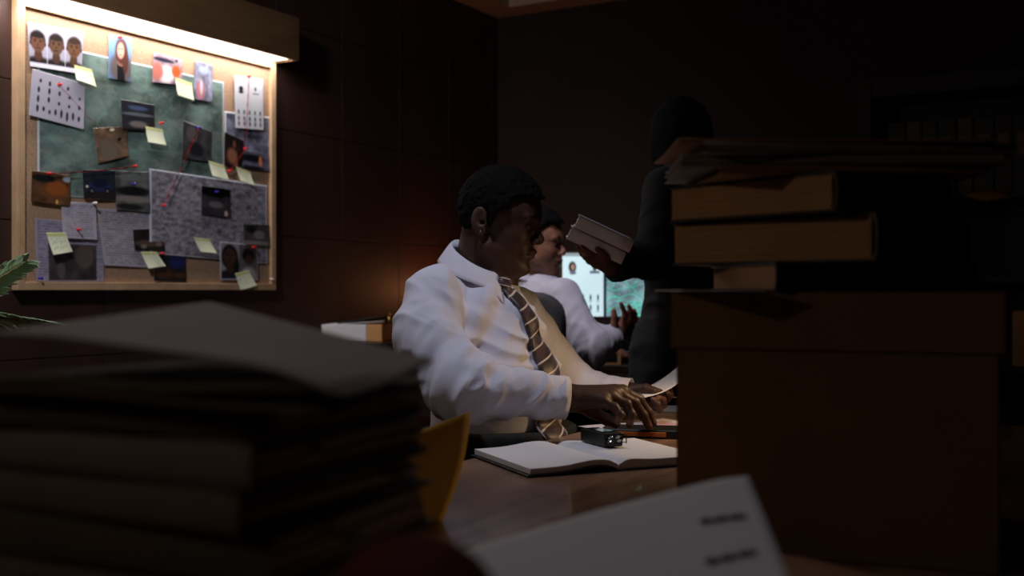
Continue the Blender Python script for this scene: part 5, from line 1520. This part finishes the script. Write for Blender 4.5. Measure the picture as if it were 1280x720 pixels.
def p_smap(u, v):
    n = fbm2(u * 9, v * 9, 3, 4); c = const(u, (.50, .62, .66)) * (.35 + 1.1 * n)[:, None]
    for j in range(5):
        r = np.abs(fbm2(u * 3 + j * 4, v * 3, j + 2, 2) - .5); c = put(c, 1 - ss(0, .008, r), (.30, .90, .74), .7)
    for (a, b) in ((.6, .5), (2.2, .1), (1.1, .9)): c = put(c, 1 - ss(.0, .02, np.abs((u - .5) * math.cos(a) + (v - b) * math.sin(a))), (.3, .95, .72), .8)
    return put(c, ell(u, v, .35, .72, .16, .14), (.25, .20, .22), .7)
def p_screen(u, v):
    k = .315
    a = p_doc(u / k, v); b = p_smap((u - .34) / .66, v)
    c = np.where((u < k)[:, None], a, b); return put(c, rect(u, v, k - .002, k + .020, -1, 2, .003), (.10, .14, .16))
def fsc(u, v): return np.stack([(u - .5) * (mw - .014), np.full_like(u, .0020), mc + (v - .5) * (mh - .016)], 1)
V, F, uv, col = slab_grid(fsc, 200, 90, .001, p_screen)
link('screen', meshdata('screen', V, F, True, col), M_screen, mo)
bm = bmesh.new(); box(bm, (0, .05, (mzb - T2) / 2 + .03), (.06, .02, mzb - T2 + .06), .003); box(bm, (0, .04, .006), (.24, .18, .012), .004); obj('stand', bm, M_blackp, mo)
q = px(764, 420, 4.20)
bx_ = empty('card_box', (q[0] - .005, 4.22, T2), 'small tan card box with dark window on the desk below the monitor', 'box')
bm = bmesh.new(); box(bm, (0, 0, .028), (.085, .06, .056), .003); obj('body', bm, mat('tan_box', (.72, .52, .34), .7), bx_)
bm = bmesh.new(); box(bm, (0, -.0305, .030), (.055, .003, .034), .001); obj('window', bm, M_black, bx_)
def mug(loc, lab, m):
    r_ = empty('mug', loc, lab, 'mug')
    bm = bmesh.new(); lathe(bm, [(0, 0), (.036, 0), (.040, .01), (.040, .09), (.037, .09), (.036, .01), (0, .008)], 28); obj('body', bm, m, r_)
    bm = bmesh.new(); tube(bm, [(.038, 0, .07), (.058, 0, .07), (.064, 0, .05), (.058, 0, .03), (.038, 0, .025)], .005, 8); obj('handle', bm, m, r_)
mug((.49, 4.16, T2), 'white mug on the computer desk behind the second man\'s hand', M_whitep)
kb = empty('keyboard', (.36, 4.22 - .09, T2), 'black computer keyboard on the far desk', 'keyboard', rot=(0, 0, R(-8)))
kb.location = (.70, 4.16, T2)
bm = bmesh.new(); box(bm, (0, 0, .009), (.43, .14, .016), .003); obj('body', bm, M_blackp, kb)
bm = bmesh.new()
for r in range(5):
    for k in range(15): box(bm, (-.196 + .028 * k, -.052 + .026 * r, .0195), (.024, .022, .006), .001, None, 1)
obj('keys', bm, M_blackp, kb)

# ---------------------------------------------------------------- dark bookcase on the far wall
s0, s1 = 1.957, 3.3
cs = COR + D2 * (s0 + s1) / 2 + np.array([0, 0, 0])
BN = -D1                                                 # out of the far wall
bcz = 1.97
bc = empty('bookcase', tuple(cs - D1 * .15), 'tall dark bookcase against the far wall at the right', 'bookcase', rot=(0, 0, math.atan2(D2[1], D2[0])))
W3 = s1 - s0
M_bcwood = wood('black_wood', (.05, .04, .035), (.08, .06, .05), .6, (1, 1, 6))
bm = bmesh.new()
for (c, s) in (((-W3 / 2 + .03, 0, bcz / 2), (.06, .28, bcz)), ((W3 / 2 - .03, 0, bcz / 2), (.06, .28, bcz)), ((0, 0, bcz - .04), (W3 - .12, .28, .08)), ((0, 0, .04), (W3 - .12, .28, .08)), ((0, .13, bcz / 2), (W3 - .12, .02, bcz - .16))): box(bm, c, s, .004)
obj('frame', bm, M_bcwood, bc)
shz = [.40, .76, 1.12, 1.46]
for z_ in shz:
    bm = bmesh.new(); box(bm, (0, -.01, z_), (W3 - .12, .25, .025), .002); obj('shelf', bm, M_bcwood, bc)
def binder(x, z_, w, h, m, i):
    ca = math.atan2(D2[1], D2[0]); base = np.array(bc.location)
    p = base + D2 * x + D1 * (.0) + np.array([0, 0, z_])
    nth = ['first', 'second', 'third', 'fourth', 'fifth', 'sixth', 'seventh', 'eighth', 'ninth', 'tenth']
    r_ = empty('binder', tuple(p), 'dark binder, %s from the left on the top bookcase shelf' % nth[i], 'binder', 'binders on the bookcase shelf', rot=(0, 0, ca))
    bm = bmesh.new(); box(bm, (0, 0, h / 2), (w, .20, h), .003); obj('cover', bm, m, r_)
    bm = bmesh.new(); box(bm, (0, -.1008, h * .62), (w * .6, .0016, h * .3), .0004); obj('spine_label', bm, M_kraft2, r_)
greys = [M_binder, M_olive, M_black, M_binder, M_olive, M_black, M_binder, M_binder]
x = -W3 / 2 + .12
for i in range(8):
    w = rnd.uniform(.05, .075); binder(x + w / 2, 1.473, w, .31, greys[i], i); x += w + .006
for j, (zz0, lab) in enumerate(((1.133, 'grey card box on the middle bookcase shelf'), (.773, 'cream card box on the lower bookcase shelf'))):
    p = np.array(bc.location) + D2 * (.40 - .3 * j) + np.array([0, 0, zz0]); bm = bmesh.new(); box(bm, (0, 0, .11), (.34, .20, .22), .004)
    o = obj('card_box', bm, [M_greycard, M_cream][j], None, tuple(p), (0, 0, math.atan2(D2[1], D2[0]))); tagp(o, lab, 'box')

# ---------------------------------------------------------------- lamps of the room and added fill lights
def area(name, loc, target, energy, sx, sy, col, spread=180):
    l = bpy.data.lights.new(name, 'AREA'); l.energy = energy; l.color = col; l.shape = 'RECTANGLE'; l.size = sx; l.size_y = sy; l.spread = R(spread)
    o = bpy.data.objects.new(name, l); C.objects.link(o); o.location = loc
    d = Vector(target) - Vector(loc); o.rotation_euler = d.to_track_quat('-Z', 'Y').to_euler(); return o
def spot(name, loc, target, energy, ang, blend, size, col):
    l = bpy.data.lights.new(name, 'SPOT'); l.energy = energy; l.color = col; l.spot_size = R(ang); l.spot_blend = blend; l.shadow_soft_size = size
    o = bpy.data.objects.new(name, l); C.objects.link(o); o.location = loc
    d = Vector(target) - Vector(loc); o.rotation_euler = d.to_track_quat('-Z', 'Y').to_euler(); return o
# strip under the wall light box
lc = WB + D1 * (t0h + t1h) / 2 + NB * (ph - .045) + np.array([0, 0, zh0 + .004])
l = bpy.data.lights.new('strip_light', 'AREA'); l.energy = 5.5; l.color = (1, .93, .92); l.shape = 'RECTANGLE'; l.size = .05; l.size_y = t1h - t0h - .06
o = bpy.data.objects.new('strip_light', l); C.objects.link(o); o.location = lc; o.rotation_euler = (0, 0, DROT)
# desk lamp
spot('desk_lamp_light', LAMP_POS, LAMP_POS + LAMP_DIR, 4.2, 130, .6, .03, (1, .68, .36))
# table lamp on the cabinet
l = bpy.data.lights.new('cabinet_lamp_light', 'POINT'); l.energy = 1.5; l.color = (1, .36, .14); l.shadow_soft_size = .04
o = bpy.data.objects.new('cabinet_lamp_light', l); C.objects.link(o); o.location = GLOW_POS
# ceiling spot lamps above the desk, plus added ones for board and palm
def ceiling_spot(u, v, target, energy, ang, col, lab, size=.10):
    p = room(u, v, CEIL + .06)
    r_ = empty('ceiling_spotlight', tuple(p), lab, 'ceiling light')
    bm = bmesh.new(); lathe(bm, [(0, 0), (.04, 0), (.04, -.02), (.008, -.022), (.008, -.06), (0, -.06)], 24); obj('mount', bm, M_blackp, r_)
    d = np.array(target) - (p + np.array([0, 0, -.10])); d /= np.linalg.norm(d); z_ = -d; x_ = np.cross((0, 1, 0), z_); x_ /= np.linalg.norm(x_); y_ = np.cross(z_, x_)
    M_ = frame_mat((0, 0, -.11), x_, y_, z_)
    bm = bmesh.new(); lathe(bm, [(0, .07), (.05, .065), (.055, -.07), (.052, -.07), (.048, .05), (0, .055)], 28)
    for v_ in bm.verts: v_.co = M_ @ v_.co
    obj('lamp_head', bm, M_blackp, r_)
    spot('spot_light', p + np.array([0, 0, -.11]) + d * .075, target, energy, ang, .8, size, col)
ceiling_spot(1.86, 3.42, (-.08, 2.35, .95), 35, 46, (.80, .84, 1.0), 'black ceiling spotlight aimed at the man in the striped tie', .05)
ceiling_spot(2.1, 3.9, (-.2, .95, .95), 9, 60, (.98, .90, .92), 'black ceiling spotlight aimed at the near end of the long desk')
ceiling_spot(1.4, 2.2, (.25, 3.7, 1.0), 34, 55, (.85, .84, 1.0), 'black ceiling spotlight aimed at the computer desk')
ceiling_spot(.95, 3.9, tuple(WB + D1 * (tL + tR) / 2 + np.array([0, 0, 1.30])), 56, 100, (.93, .93, 1.0), 'added black ceiling spotlight brightening the evidence board')  # added spot, evens out the board below the strip light
ceiling_spot(1.2, 4.6, (-1.12, 2.6, 1.02), 60, 20, (.95, .97, 1.0), 'added black ceiling spotlight brightening the potted palm')  # added spot, there only to brighten the fronds
# added fill light shaped as an uplighter, out of view to the left
fp = room(.60, 5.9, 0)
fl = empty('fill_lamp', tuple(fp), 'added fill lamp, a brass uplighter out of view in the near left part of the room', 'lamp')
bm = bmesh.new(); lathe(bm, [(0, 0), (.14, 0), (.14, .02), (.02, .035), (0, .035)], 32); obj('base', bm, M_brass, fl)
bm = bmesh.new(); tube(bm, [(0, 0, .03), (0, 0, 1.70)], .012, 12); obj('pole', bm, M_brass, fl)
bm = bmesh.new(); lathe(bm, [(.02, 1.69), (.10, 1.76), (.15, 1.80), (.147, 1.80), (.098, 1.765), (.0, 1.70)], 32); obj('lamp_shade', bm, M_brass, fl)
bm = bmesh.new(); bmesh.ops.create_uvsphere(bm, u_segments=20, v_segments=12, radius=.035)
for v_ in bm.verts: v_.co.z += 1.80
obj('bulb', bm, M_bulb, fl, smooth=True)
l = bpy.data.lights.new('fill_lamp_light', 'POINT'); l.energy = 15; l.color = (1, .79, .63); l.shadow_soft_size = .05
o = bpy.data.objects.new('fill_lamp_light', l); C.objects.link(o); o.location = fp + np.array([0, 0, 1.88])

w = bpy.data.worlds.new('world'); bpy.context.scene.world = w; w.use_nodes = True
w.node_tree.nodes['Background'].inputs[0].default_value = (.02, .018, .02, 1); w.node_tree.nodes['Background'].inputs[1].default_value = 1

# ---------------------------------------------------------------- camera
cd = bpy.data.cameras.new('camera'); cam = bpy.data.objects.new('camera', cd); C.objects.link(cam)
cam.location = CAM; cam.rotation_euler = (R(90), 0, 0)
cd.sensor_width = 36; cd.lens = 36 * F_PX / 1280; cd.shift_y = (HY - 360) / 1280
cd.clip_start = .05
cd.dof.use_dof = True; cd.dof.focus_distance = 2.42; cd.dof.aperture_fstop = 3.2
sc = bpy.context.scene; sc.camera = cam
sc.view_settings.view_transform = 'Standard'; sc.view_settings.look = 'None'; sc.view_settings.exposure = 0; sc.view_settings.gamma = 1; sc.view_settings.use_curve_mapping = False
